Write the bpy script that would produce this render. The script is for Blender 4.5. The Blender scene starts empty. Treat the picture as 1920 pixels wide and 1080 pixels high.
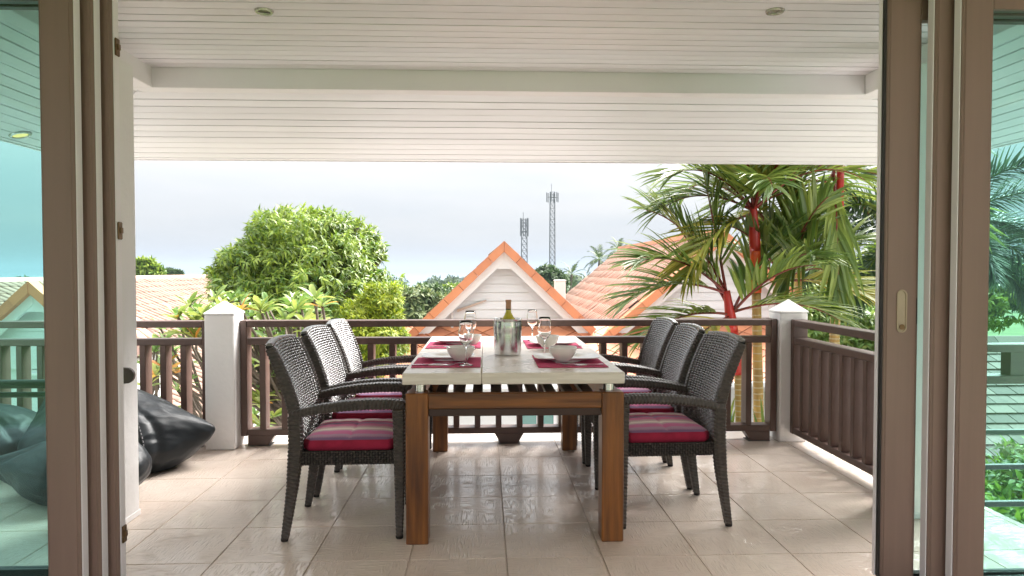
import bpy, bmesh, math, random
import numpy as np
from mathutils import Vector, Matrix, noise as mnoise

random.seed(7)
RNG = np.random.default_rng(11)
R = math.radians
sc = bpy.context.scene
col = sc.collection

# ------------------------------------------------------------------ camera
TH, PH, FPX, CH = R(2.28), R(1.477), 1280.0, 1.2
cam_d = bpy.data.cameras.new('camera')
cam_d.sensor_width = 36.0
cam_d.lens = 24.0
cam_d.clip_start = 0.05
cam_d.clip_end = 60000
cam = bpy.data.objects.new('camera', cam_d)
cam.location = (0, 0, CH)
cam.rotation_euler = (R(90) - PH, 0, -TH)
col.objects.link(cam)
sc.camera = cam
_fw = Vector((math.sin(TH) * math.cos(PH), math.cos(TH) * math.cos(PH), -math.sin(PH)))
_rt = Vector((math.cos(TH), -math.sin(TH), 0))
_up = _rt.cross(_fw)


def at(px, py, Y):
    """the place at depth Y that the photograph shows at pixel (px, py)"""
    d = _fw + _rt * ((px - 960) / FPX) - _up * ((py - 540) / FPX)
    return Vector((0, 0, CH)) + d * (Y / d.y)


def onz(px, py, z):
    d = _fw + _rt * ((px - 960) / FPX) - _up * ((py - 540) / FPX)
    return Vector((0, 0, CH)) + d * ((z - CH) / d.z)


# ------------------------------------------------------------------ sky, sun, exposure
SUN_AZ, SUN_EL = R(48), R(47)        # azimuth clockwise from +Y
world = bpy.data.worlds.new('World')
sc.world = world
world.use_nodes = True
wn, wl = world.node_tree.nodes, world.node_tree.links
for n in list(wn):
    wn.remove(n)


def N(nt, typ, **kw):
    n = nt.nodes.new(typ)
    for k, v in kw.items():
        setattr(n, k, v)
    return n


W = world.node_tree
out = N(W, 'ShaderNodeOutputWorld')
bg = N(W, 'ShaderNodeBackground')
bg.inputs['Strength'].default_value = 0.1
sky = N(W, 'ShaderNodeTexSky', sky_type='NISHITA', sun_disc=False)
sky.sun_elevation = SUN_EL
sky.sun_rotation = SUN_AZ
sky.air_density = 1.0
sky.dust_density = 2.0
tc = N(W, 'ShaderNodeTexCoord')
mp = N(W, 'ShaderNodeMapping')
mp.inputs['Scale'].default_value = (1.6, 1.6, 11.0)
mp.inputs['Rotation'].default_value = (R(4), R(6), R(20))
nz = N(W, 'ShaderNodeTexNoise')
nz.inputs['Scale'].default_value = 1.5
nz.inputs['Detail'].default_value = 7
nz.inputs['Roughness'].default_value = 0.52
nz.inputs['Distortion'].default_value = 0.25
ramp = N(W, 'ShaderNodeValToRGB')
ramp.color_ramp.elements[0].position = 0.36
ramp.color_ramp.elements[0].color = (0.87, 0.905, 0.94, 1)
ramp.color_ramp.elements[1].position = 0.66
ramp.color_ramp.elements[1].color = (1.0, 1.0, 1.0, 1)
sep = N(W, 'ShaderNodeSeparateXYZ')
mx = N(W, 'ShaderNodeMath', operation='MAXIMUM')
mx.inputs[1].default_value = 0.0
grad = N(W, 'ShaderNodeMath', operation='MULTIPLY_ADD')     # overcast sky: three times brighter overhead than at the horizon
grad.inputs[1].default_value = 5.2
grad.inputs[2].default_value = 1.2
cl = N(W, 'ShaderNodeVectorMath', operation='SCALE')
mix = N(W, 'ShaderNodeMix', data_type='RGBA')
mix.inputs['Factor'].default_value = 0.985
wl.new(tc.outputs['Generated'], mp.inputs['Vector'])
wl.new(mp.outputs['Vector'], nz.inputs['Vector'])
wl.new(nz.outputs['Fac'], ramp.inputs['Fac'])
wl.new(tc.outputs['Generated'], sep.inputs['Vector'])
wl.new(sep.outputs['Z'], mx.inputs[0])
wl.new(mx.outputs[0], grad.inputs[0])
wl.new(ramp.outputs['Color'], cl.inputs[0])
wl.new(grad.outputs[0], cl.inputs['Scale'])
wl.new(sky.outputs['Color'], mix.inputs['A'])
wl.new(cl.outputs['Vector'], mix.inputs['B'])
wl.new(mix.outputs['Result'], bg.inputs['Color'])
wl.new(bg.outputs['Background'], out.inputs['Surface'])

sun_d = bpy.data.lights.new('sun', 'SUN')
sun_d.energy = 3.7
sun_d.angle = R(42)
sun_d.color = (1.0, 0.965, 0.925)
sun = bpy.data.objects.new('sun', sun_d)
sv = Vector((math.sin(SUN_AZ) * math.cos(SUN_EL), math.cos(SUN_AZ) * math.cos(SUN_EL), math.sin(SUN_EL)))
sun.rotation_euler = sv.to_track_quat('Z', 'Y').to_euler()
sun.location = sv * 50
col.objects.link(sun)

sc.view_settings.view_transform = 'Standard'
sc.view_settings.look = 'None'
sc.view_settings.gamma = 1
sc.view_settings.use_curve_mapping = False
sc.view_settings.exposure = 2.45
sc.render.engine = 'CYCLES'
sc.cycles.use_denoising = True
sc.cycles.max_bounces = 10
sc.cycles.diffuse_bounces = 5
sc.cycles.glossy_bounces = 4
sc.cycles.transmission_bounces = 10
sc.cycles.transparent_max_bounces = 24
sc.cycles.volume_bounces = 0
sc.cycles.caustics_reflective = False
sc.cycles.caustics_refractive = False
sc.cycles.sample_clamp_indirect = 6


# ------------------------------------------------------------------ materials
def srgb(r, g, b):
    f = lambda c: c / 12.92 if c <= 0.04045 else ((c + 0.055) / 1.055) ** 2.4
    return tuple(f(c / 255) for c in (r, g, b))


def mat(name, c1, c2=None, rough=0.6, metal=0.0, nscale=(8, 8, 8), detail=4, bump=0.0, bscale=None, spec=0.5,
        island=0.0, objrand=0.0, trans=0.0, rvar=0.0, lo=0.3, hi=0.7, coat=0.0):
    m = bpy.data.materials.new(name)
    m.use_nodes = True
    t = m.node_tree
    t.nodes.clear()
    o = N(t, 'ShaderNodeOutputMaterial')
    p = N(t, 'ShaderNodeBsdfPrincipled')
    p.inputs['Roughness'].default_value = rough
    p.inputs['Metallic'].default_value = metal
    p.inputs['Specular IOR Level'].default_value = spec
    p.inputs['Coat Weight'].default_value = coat
    p.inputs['Coat Roughness'].default_value = 0.18
    c2 = c2 or tuple(x * 0.82 for x in c1)
    tcn = N(t, 'ShaderNodeTexCoord')
    mpn = N(t, 'ShaderNodeMapping')
    mpn.inputs['Scale'].default_value = nscale
    t.links.new(tcn.outputs['Object'], mpn.inputs['Vector'])
    nn = N(t, 'ShaderNodeTexNoise')
    nn.inputs['Scale'].default_value = 1.0
    nn.inputs['Detail'].default_value = detail
    t.links.new(mpn.outputs['Vector'], nn.inputs['Vector'])
    rp = N(t, 'ShaderNodeValToRGB')
    rp.color_ramp.elements[0].position = lo
    rp.color_ramp.elements[1].position = hi
    rp.color_ramp.elements[0].color = (*c2, 1)
    rp.color_ramp.elements[1].color = (*c1, 1)
    fac = nn.outputs['Fac']
    if objrand:
        oi = N(t, 'ShaderNodeObjectInfo')
        ma = N(t, 'ShaderNodeMath', operation='MULTIPLY_ADD')
        ma.inputs[1].default_value = objrand
        t.links.new(oi.outputs['Random'], ma.inputs[0])
        t.links.new(fac, ma.inputs[2])
        sb = N(t, 'ShaderNodeMath', operation='SUBTRACT')
        sb.inputs[1].default_value = objrand / 2
        t.links.new(ma.outputs[0], sb.inputs[0])
        fac = sb.outputs[0]
    if island:
        gi = N(t, 'ShaderNodeNewGeometry')
        ma = N(t, 'ShaderNodeMath', operation='MULTIPLY_ADD')
        ma.inputs[1].default_value = island
        t.links.new(gi.outputs['Random Per Island'], ma.inputs[0])
        t.links.new(fac, ma.inputs[2])
        sb = N(t, 'ShaderNodeMath', operation='SUBTRACT')
        sb.inputs[1].default_value = island / 2
        t.links.new(ma.outputs[0], sb.inputs[0])
        fac = sb.outputs[0]
    t.links.new(fac, rp.inputs['Fac'])
    t.links.new(rp.outputs['Color'], p.inputs['Base Color'])
    if rvar:
        mr = N(t, 'ShaderNodeMath', operation='MULTIPLY_ADD')
        mr.inputs[1].default_value = rvar
        mr.inputs[2].default_value = rough - rvar / 2
        t.links.new(nn.outputs['Fac'], mr.inputs[0])
        t.links.new(mr.outputs[0], p.inputs['Roughness'])
    if bump:
        mp2 = N(t, 'ShaderNodeMapping')
        mp2.inputs['Scale'].default_value = bscale or tuple(3 * s for s in nscale)
        t.links.new(tcn.outputs['Object'], mp2.inputs['Vector'])
        n2 = N(t, 'ShaderNodeTexNoise')
        n2.inputs['Scale'].default_value = 1.0
        n2.inputs['Detail'].default_value = 3
        t.links.new(mp2.outputs['Vector'], n2.inputs['Vector'])
        b = N(t, 'ShaderNodeBump')
        b.inputs['Strength'].default_value = bump
        b.inputs['Distance'].default_value = 0.01
        t.links.new(n2.outputs['Fac'], b.inputs['Height'])
        t.links.new(b.outputs['Normal'], p.inputs['Normal'])
    if trans:
        tr = N(t, 'ShaderNodeBsdfTranslucent')
        ms = N(t, 'ShaderNodeMixShader')
        ms.inputs[0].default_value = trans
        t.links.new(rp.outputs['Color'], tr.inputs['Color'])
        t.links.new(p.outputs[0], ms.inputs[1])
        t.links.new(tr.outputs[0], ms.inputs[2])
        t.links.new(ms.outputs[0], o.inputs['Surface'])
    else:
        t.links.new(p.outputs[0], o.inputs['Surface'])
    m['ramp'] = rp.name
    return m


def floor_tile_mat():
    m = bpy.data.materials.new('glazed_floor_tile')
    m.use_nodes = True
    t = m.node_tree
    t.nodes.clear()
    o = N(t, 'ShaderNodeOutputMaterial')
    p = N(t, 'ShaderNodeBsdfPrincipled')
    p.inputs['Specular IOR Level'].default_value = 0.5
    p.inputs['IOR'].default_value = 1.95
    p.inputs['Coat Weight'].default_value = 0.0
    p.inputs['Coat Roughness'].default_value = 0.12
    g = N(t, 'ShaderNodeNewGeometry')
    oi = N(t, 'ShaderNodeObjectInfo')

    def noise(scale, det=2, rough=0.5):
        mpn = N(t, 'ShaderNodeMapping')
        mpn.inputs['Scale'].default_value = scale
        t.links.new(g.outputs['Position'], mpn.inputs['Vector'])
        n = N(t, 'ShaderNodeTexNoise')
        n.inputs['Scale'].default_value = 1
        n.inputs['Detail'].default_value = det
        n.inputs['Roughness'].default_value = rough
        t.links.new(mpn.outputs['Vector'], n.inputs['Vector'])
        return n.outputs['Fac']
    a = noise((120, 15, 1), 2)
    b = noise((15, 120, 1), 2)
    sel = noise((6, 6, 1), 1)
    st = N(t, 'ShaderNodeMapRange')
    st.inputs['From Min'].default_value = 0.46
    st.inputs['From Max'].default_value = 0.58
    t.links.new(sel, st.inputs['Value'])
    mixn = N(t, 'ShaderNodeMix', data_type='FLOAT')
    t.links.new(st.outputs['Result'], mixn.inputs['Factor'])
    t.links.new(a, mixn.inputs['A'])
    t.links.new(b, mixn.inputs['B'])
    # sparse raised dashes on an otherwise smooth glaze
    mixh = N(t, 'ShaderNodeMapRange')
    mixh.inputs['From Min'].default_value = 0.50
    mixh.inputs['From Max'].default_value = 0.72
    t.links.new(mixn.outputs['Result'], mixh.inputs['Value'])
    bp = N(t, 'ShaderNodeBump')
    bp.inputs['Strength'].default_value = 0.5
    bp.inputs['Distance'].default_value = 0.006
    t.links.new(mixh.outputs['Result'], bp.inputs['Height'])
    t.links.new(bp.outputs['Normal'], p.inputs['Normal'])
    big = noise((2.2, 2.2, 1), 4)
    ma = N(t, 'ShaderNodeMath', operation='MULTIPLY_ADD')
    ma.inputs[1].default_value = 0.10
    t.links.new(oi.outputs['Random'], ma.inputs[0])
    t.links.new(big, ma.inputs[2])
    m2 = N(t, 'ShaderNodeMath', operation='MULTIPLY_ADD')
    m2.inputs[1].default_value = 0.08
    t.links.new(mixh.outputs['Result'], m2.inputs[0])
    t.links.new(ma.outputs[0], m2.inputs[2])
    rp = N(t, 'ShaderNodeValToRGB')
    rp.color_ramp.elements[0].position = 0.36
    rp.color_ramp.elements[0].color = (0.64, 0.525, 0.445, 1)
    rp.color_ramp.elements[1].position = 0.74
    rp.color_ramp.elements[1].color = (0.78, 0.67, 0.585, 1)
    t.links.new(m2.outputs[0], rp.inputs['Fac'])
    t.links.new(rp.outputs['Color'], p.inputs['Base Color'])
    rr = N(t, 'ShaderNodeMapRange')
    rr.inputs['From Min'].default_value = 0.35
    rr.inputs['From Max'].default_value = 0.65
    rr.inputs['To Min'].default_value = 0.15
    rr.inputs['To Max'].default_value = 0.19
    t.links.new(noise((3.1, 3.1, 1), 3), rr.inputs['Value'])
    t.links.new(rr.outputs['Result'], p.inputs['Roughness'])
    t.links.new(p.outputs[0], o.inputs['Surface'])
    return m


def glass_sheet_mat(name, tint, refl=1.45):
    m = bpy.data.materials.new(name)
    m.use_nodes = True
    t = m.node_tree
    t.nodes.clear()
    o = N(t, 'ShaderNodeOutputMaterial')
    tr = N(t, 'ShaderNodeBsdfTransparent')
    tr.inputs['Color'].default_value = (*tint, 1)
    gl = N(t, 'ShaderNodeBsdfGlossy')
    gl.inputs['Roughness'].default_value = 0.02
    fr = N(t, 'ShaderNodeFresnel')
    fr.inputs['IOR'].default_value = refl
    ms = N(t, 'ShaderNodeMixShader')
    t.links.new(fr.outputs[0], ms.inputs[0])
    t.links.new(tr.outputs[0], ms.inputs[1])
    t.links.new(gl.outputs[0], ms.inputs[2])
    t.links.new(ms.outputs[0], o.inputs['Surface'])
    return m


def clear_glass_mat():
    m = bpy.data.materials.new('clear_glass')
    m.use_nodes = True
    p = m.node_tree.nodes['Principled BSDF']
    p.inputs['Base Color'].default_value = (1, 1, 1, 1)
    p.inputs['Roughness'].default_value = 0.0
    p.inputs['Transmission Weight'].default_value = 1.0
    p.inputs['IOR'].default_value = 1.45
    return m


def stripe_mat():
    """woven striped cotton: stripes across the chair's width"""
    m = bpy.data.materials.new('striped_cotton')
    m.use_nodes = True
    t = m.node_tree
    t.nodes.clear()
    o = N(t, 'ShaderNodeOutputMaterial')
    p = N(t, 'ShaderNodeBsdfPrincipled')
    p.inputs['Roughness'].default_value = 0.9
    p.inputs['Sheen Weight'].default_value = 0.2
    tcn = N(t, 'ShaderNodeTexCoord')
    sp = N(t, 'ShaderNodeSeparateXYZ')
    t.links.new(tcn.outputs['Object'], sp.inputs[0])
    mr = N(t, 'ShaderNodeMapRange')
    mr.inputs['From Min'].default_value = -0.21
    mr.inputs['From Max'].default_value = 0.21
    t.links.new(sp.outputs['Y'], mr.inputs['Value'])
    # jagged ikat edges
    wv = N(t, 'ShaderNodeTexWave', wave_type='BANDS', bands_direction='X')
    wv.inputs['Scale'].default_value = 28
    wv.inputs['Distortion'].default_value = 1.0
    t.links.new(tcn.outputs['Object'], wv.inputs['Vector'])
    ad = N(t, 'ShaderNodeMath', operation='MULTIPLY_ADD')
    ad.inputs[1].default_value = 0.022
    t.links.new(wv.outputs['Fac'], ad.inputs[0])
    t.links.new(mr.outputs['Result'], ad.inputs[2])
    rp = N(t, 'ShaderNodeValToRGB')
    rp.color_ramp.interpolation = 'CONSTANT'
    cs = [(0.0, (118, 80, 120)), (0.06, (160, 118, 140)), (0.13, (184, 76, 128)), (0.24, (172, 140, 142)), (0.30, (205, 190, 176)),
          (0.38, (168, 130, 130)), (0.44, (170, 66, 110)), (0.56, (120, 84, 124)), (0.64, (170, 66, 110)), (0.72, (200, 184, 172)),
          (0.80, (170, 130, 140)), (0.86, (180, 76, 124)), (0.95, (118, 80, 120))]
    e = rp.color_ramp.elements
    e[0].position, e[0].color = cs[0][0], (*srgb(*cs[0][1]), 1)
    e[1].position, e[1].color = cs[1][0], (*srgb(*cs[1][1]), 1)
    for pos, c in cs[2:]:
        k = e.new(pos)
        k.color = (*srgb(*c), 1)
    t.links.new(ad.outputs[0], rp.inputs['Fac'])
    t.links.new(rp.outputs['Color'], p.inputs['Base Color'])
    n2 = N(t, 'ShaderNodeTexNoise')
    n2.inputs['Scale'].default_value = 260
    t.links.new(tcn.outputs['Object'], n2.inputs['Vector'])
    b = N(t, 'ShaderNodeBump')
    b.inputs['Strength'].default_value = 0.5
    b.inputs['Distance'].default_value = 0.003
    t.links.new(n2.outputs['Fac'], b.inputs['Height'])
    t.links.new(b.outputs['Normal'], p.inputs['Normal'])
    t.links.new(p.outputs[0], o.inputs['Surface'])
    return m


def emit_mat(name, c, s):
    m = bpy.data.materials.new(name)
    m.use_nodes = True
    t = m.node_tree
    t.nodes.clear()
    o = N(t, 'ShaderNodeOutputMaterial')
    e = N(t, 'ShaderNodeEmission')
    e.inputs['Color'].default_value = (*c, 1)
    e.inputs['Strength'].default_value = s
    t.links.new(e.outputs[0], o.inputs['Surface'])
    return m


M = {}
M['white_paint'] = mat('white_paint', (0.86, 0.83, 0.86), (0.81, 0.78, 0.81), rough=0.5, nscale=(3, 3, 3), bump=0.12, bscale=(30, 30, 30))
M['ceil_paint'] = mat('ceiling_paint', (0.82, 0.80, 0.84), (0.755, 0.735, 0.775), rough=0.42, nscale=(0.8, 14, 14), objrand=0.5, bump=0.06, bscale=(6, 60, 60))
M['dark_gap'] = mat('ceiling_backing', (0.10, 0.085, 0.075), rough=0.9)
M['plaster'] = mat('white_plaster', (0.83, 0.82, 0.82), (0.72, 0.705, 0.70), rough=0.75, nscale=(2.4, 2.4, 1.2), detail=8, bump=0.3, bscale=(24, 24, 24), lo=0.2, hi=0.6)
M['room_paint'] = mat('room_paint', (0.70, 0.60, 0.51), rough=0.8, nscale=(1, 1, 1))
M['room_floor'] = mat('room_floor_tile', (0.62, 0.53, 0.46), rough=0.35, nscale=(2, 2, 2))
M['frame'] = mat('door_frame_paint', (0.245, 0.162, 0.130), (0.205, 0.134, 0.107), rough=0.4, nscale=(14, 14, 0.7), bump=0.05, bscale=(60, 60, 3))
M['dark_rail'] = mat('shaded_tinted_aluminium', (0.03, 0.03, 0.03), rough=0.4)
M['seal'] = mat('rubber_seal', (0.015, 0.013, 0.012), rough=0.6)
M['door_glass'] = glass_sheet_mat('tinted_door_glass', (0.868, 0.962, 0.950), 1.22)
M['brass'] = mat('old_brass', (0.20, 0.13, 0.07), (0.10, 0.06, 0.03), rough=0.4, metal=0.8, nscale=(40, 40, 40))
M['pull'] = mat('beige_pull', (0.42, 0.34, 0.24), rough=0.35)
M['rail_wood'] = mat('dark_brown_railing', (0.115, 0.068, 0.055), (0.082, 0.048, 0.039), rough=0.42, nscale=(5, 5, 5), bump=0.12, bscale=(30, 30, 30), spec=0.5)
M['tile'] = floor_tile_mat()
M['grout'] = mat('grout', (0.54, 0.455, 0.39), rough=0.85, nscale=(20, 20, 20))
M['skylit_edge_tile'] = mat('overexposed_floor_tile', (0.66, 0.60, 0.54), (0.56, 0.5, 0.45), rough=0.3, nscale=(5, 5, 5))  # floor tile overexposed by the open sky, its brightness put into the colour
M['table_wood'] = mat('brown_table_wood', (0.27, 0.098, 0.018), (0.085, 0.028, 0.007), rough=0.38, nscale=(34, 34, 2.4), detail=8, bump=0.2, bscale=(90, 90, 5), lo=0.3, hi=0.68, rvar=0.25)
M['table_wood_h'] = mat('brown_table_rail', (0.27, 0.098, 0.018), (0.085, 0.028, 0.007), rough=0.38, nscale=(2.4, 34, 34), detail=8, bump=0.2, bscale=(5, 90, 90), lo=0.3, hi=0.68, rvar=0.25)
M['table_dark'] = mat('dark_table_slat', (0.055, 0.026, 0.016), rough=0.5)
M['stone'] = mat('cream_stone_top', (0.80, 0.74, 0.66), (0.70, 0.63, 0.545), rough=0.27, nscale=(5, 5, 40), detail=6, rvar=0.15)
M['steel'] = mat('brushed_steel', (0.72, 0.72, 0.72), (0.62, 0.62, 0.62), rough=0.2, metal=1.0, nscale=(2, 2, 80), bump=0.02, bscale=(3, 3, 120))
M['cutlery'] = mat('polished_steel', (0.75, 0.75, 0.76), rough=0.12, metal=1.0)
M['china'] = mat('white_china', (0.83, 0.82, 0.79), (0.81, 0.80, 0.77), rough=0.12, spec=0.5, nscale=(3, 3, 3))
M['mat'] = mat('raspberry_linen', srgb(206, 76, 116), srgb(180, 56, 96), rough=0.9, nscale=(60, 400, 20), bump=0.4, bscale=(400, 500, 400))
M['cushion_top'] = stripe_mat()
M['cushion_side'] = mat('crimson_cotton', srgb(166, 34, 66), srgb(140, 24, 54), rough=0.9, nscale=(20, 20, 20), bump=0.3, bscale=(300, 300, 300))
M['wicker'] = mat('dark_wicker', (0.066, 0.050, 0.039), (0.014, 0.010, 0.009), rough=0.36, nscale=(55, 130, 110), detail=2, island=0.25, lo=0.25, hi=0.8, spec=0.6)
M['weave'] = mat('woven_back_strands', (0.085, 0.076, 0.072), (0.03, 0.026, 0.025), rough=0.22, nscale=(30, 30, 30), island=0.4, spec=1.0, coat=1.0)
M['wicker_core'] = mat('wicker_core', (0.010, 0.008, 0.007), rough=0.7)
M['vinyl'] = mat('black_vinyl', (0.015, 0.019, 0.023), (0.010, 0.013, 0.016), rough=0.44, nscale=(6, 6, 6), bump=0.08, bscale=(240, 240, 240), spec=0.32)
M['stitch'] = mat('pale_stitching', (0.25, 0.25, 0.26), rough=0.7)
M['wine_glass'] = clear_glass_mat()
M['bottle'] = mat('olive_bottle_glass', (0.62, 0.54, 0.04), (0.46, 0.42, 0.025), rough=0.08, spec=0.7)
M['foil'] = mat('tan_bottle_foil', (0.52, 0.28, 0.16), (0.40, 0.20, 0.11), rough=0.4, nscale=(120, 120, 60))
M['bottle_label'] = mat('bottle_neck_band', (0.03, 0.02, 0.015), rough=0.5)
M['roof_orange'] = mat('orange_roof_tile', (0.64, 0.25, 0.118), (0.44, 0.165, 0.085), rough=0.6, nscale=(1.6, 1.6, 1.6), detail=6, objrand=0.35, bump=0.1, bscale=(14, 14, 14))
M['roof_peach'] = mat('faded_peach_roof_tile', (0.58, 0.36, 0.275), (0.48, 0.285, 0.21), rough=0.7, nscale=(0.7, 0.7, 0.7), detail=6, island=0.3)
M['roof_old'] = mat('old_peach_roof_tile', (0.25, 0.15, 0.108), (0.19, 0.108, 0.076), rough=0.75, nscale=(0.5, 0.5, 0.5), detail=7, island=0.35)
M['roof_under'] = mat('roof_underlay', (0.11, 0.06, 0.045), rough=0.9)
M['siding'] = mat('white_siding_board', (0.72, 0.73, 0.75), (0.65, 0.66, 0.68), rough=0.6, nscale=(1.5, 1.5, 6), objrand=0.4)
M['house_wall'] = mat('white_house_wall', (0.75, 0.755, 0.76), (0.69, 0.695, 0.70), rough=0.8, nscale=(0.7, 0.7, 0.7), detail=6)
M['window_glass'] = mat('green_window_glass', (0.14, 0.30, 0.28), (0.10, 0.24, 0.225), rough=0.12, nscale=(0.6, 0.6, 0.6))
M['shingle'] = mat('grey_brown_shingle', (0.17, 0.145, 0.125), (0.10, 0.085, 0.075), rough=0.9, nscale=(6, 6, 6), objrand=0.9)
M['grass'] = mat('lawn', (0.075, 0.13, 0.028), (0.045, 0.085, 0.018), rough=0.95, nscale=(0.3, 0.3, 0.3), detail=8)
M['bounce_paving'] = mat('pale_bounce_paving', (0.60, 0.57, 0.55), (0.48, 0.455, 0.44), rough=0.85, nscale=(0.8, 0.8, 0.8), detail=8)
M['sea'] = mat('sea_water', (0.13, 0.19, 0.22), (0.11, 0.165, 0.2), rough=0.35, nscale=(0.002, 0.01, 1))
M['bark'] = mat('grey_bark', (0.16, 0.13, 0.10), (0.09, 0.07, 0.055), rough=0.95, nscale=(8, 8, 3), bump=0.4, bscale=(30, 30, 8))
M['leaf_mango'] = mat('fresh_green_leaf', (0.30, 0.39, 0.042), (0.07, 0.155, 0.02), rough=0.42, nscale=(0.9, 0.9, 0.9), island=0.75, trans=0.32, lo=0.1, hi=0.85)
M['leaf_frangi'] = mat('pale_green_leaf', (0.36, 0.42, 0.10), (0.12, 0.22, 0.045), rough=0.42, nscale=(1.7, 1.7, 1.7), island=0.7, objrand=0.7, trans=0.34, lo=0.15, hi=0.85)
M['leaf_yellow'] = mat('yellow_leaf', (0.62, 0.40, 0.05), (0.50, 0.20, 0.04), rough=0.5, objrand=0.8, trans=0.3)
M['leaf_lime'] = mat('lime_leaf', (0.36, 0.40, 0.02), (0.12, 0.22, 0.015), rough=0.5, nscale=(1.4, 1.4, 1.4), island=0.7, trans=0.35, lo=0.15, hi=0.8)
M['leaf_dark'] = mat('deep_green_leaf', (0.10, 0.17, 0.040), (0.035, 0.075, 0.02), rough=0.6, nscale=(0.25, 0.25, 0.25), island=0.7, trans=0.25, lo=0.15, hi=0.85)
M['leaf_olive'] = mat('olive_pale_leaf', (0.24, 0.27, 0.10), (0.07, 0.12, 0.035), rough=0.6, nscale=(0.4, 0.4, 0.4), island=0.8, trans=0.25, lo=0.15, hi=0.85)
M['leaf_far'] = mat('far_wood_leaf', (0.085, 0.135, 0.05), (0.04, 0.07, 0.028), rough=0.8, nscale=(0.04, 0.04, 0.04), island=0.6, trans=0.15)
M['leaf_ground'] = mat('bright_groundcover_leaf', (0.26, 0.42, 0.03), (0.08, 0.19, 0.02), rough=0.5, nscale=(3, 3, 3), island=0.8, trans=0.3)
M['flower'] = mat('red_orange_flower', (0.55, 0.075, 0.02), rough=0.6)
M['palm_leaf'] = mat('palm_leaflet', (0.29, 0.36, 0.075), (0.085, 0.155, 0.03), rough=0.34, nscale=(3, 3, 3), island=0.75, objrand=0.35, trans=0.30, lo=0.15, hi=0.9)
M['palm_leaf_yellow'] = mat('yellowing_palm_leaflet', (0.50, 0.42, 0.06), (0.22, 0.26, 0.04), rough=0.45, nscale=(3, 3, 3), island=0.75, trans=0.3, lo=0.15, hi=0.9)
M['fox_leaf'] = mat('foxtail_leaflet', (0.095, 0.165, 0.075), (0.035, 0.075, 0.035), rough=0.4, nscale=(3, 3, 3), island=0.7, trans=0.25)
M['coco_leaf'] = mat('coconut_leaflet', (0.11, 0.16, 0.045), (0.04, 0.07, 0.025), rough=0.5, island=0.6, trans=0.2)
M['palm_red'] = mat('red_crownshaft', (0.56, 0.035, 0.022), (0.34, 0.018, 0.018), rough=0.32, nscale=(10, 10, 2.5), lo=0.25, hi=0.75)
M['palm_orange'] = mat('orange_crownshaft', (0.72, 0.12, 0.018), (0.60, 0.05, 0.02), rough=0.32, nscale=(6, 6, 3), lo=0.3, hi=0.7)
M['palm_rachis'] = mat('dark_red_leaf_stem', (0.24, 0.022, 0.02), (0.12, 0.03, 0.02), rough=0.4)
M['palm_green'] = mat('green_crownshaft', (0.20, 0.30, 0.03), (0.12, 0.2, 0.02), rough=0.35, nscale=(6, 6, 2))
M['palm_stem'] = mat('ringed_palm_stem', (0.40, 0.25, 0.06), (0.24, 0.15, 0.05), rough=0.55, nscale=(5, 5, 5), bump=0.2)
M['palm_ring'] = mat('pale_palm_ring', (0.42, 0.34, 0.20), rough=0.7)
M['tower'] = mat('galvanised_tower', (0.06, 0.063, 0.066), rough=0.6)
M['antenna'] = mat('antenna_panel', (0.10, 0.10, 0.11), rough=0.6)
M['lamp_dark'] = mat('unlit_lamp', (0.05, 0.035, 0.025), rough=0.3)
M['lamp_ring'] = mat('chrome_lamp_ring', (0.5, 0.47, 0.43), rough=0.25, metal=0.7)
M['lamp_lit'] = emit_mat('lit_lamp', (1.0, 0.62, 0.22), 0.35)


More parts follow.
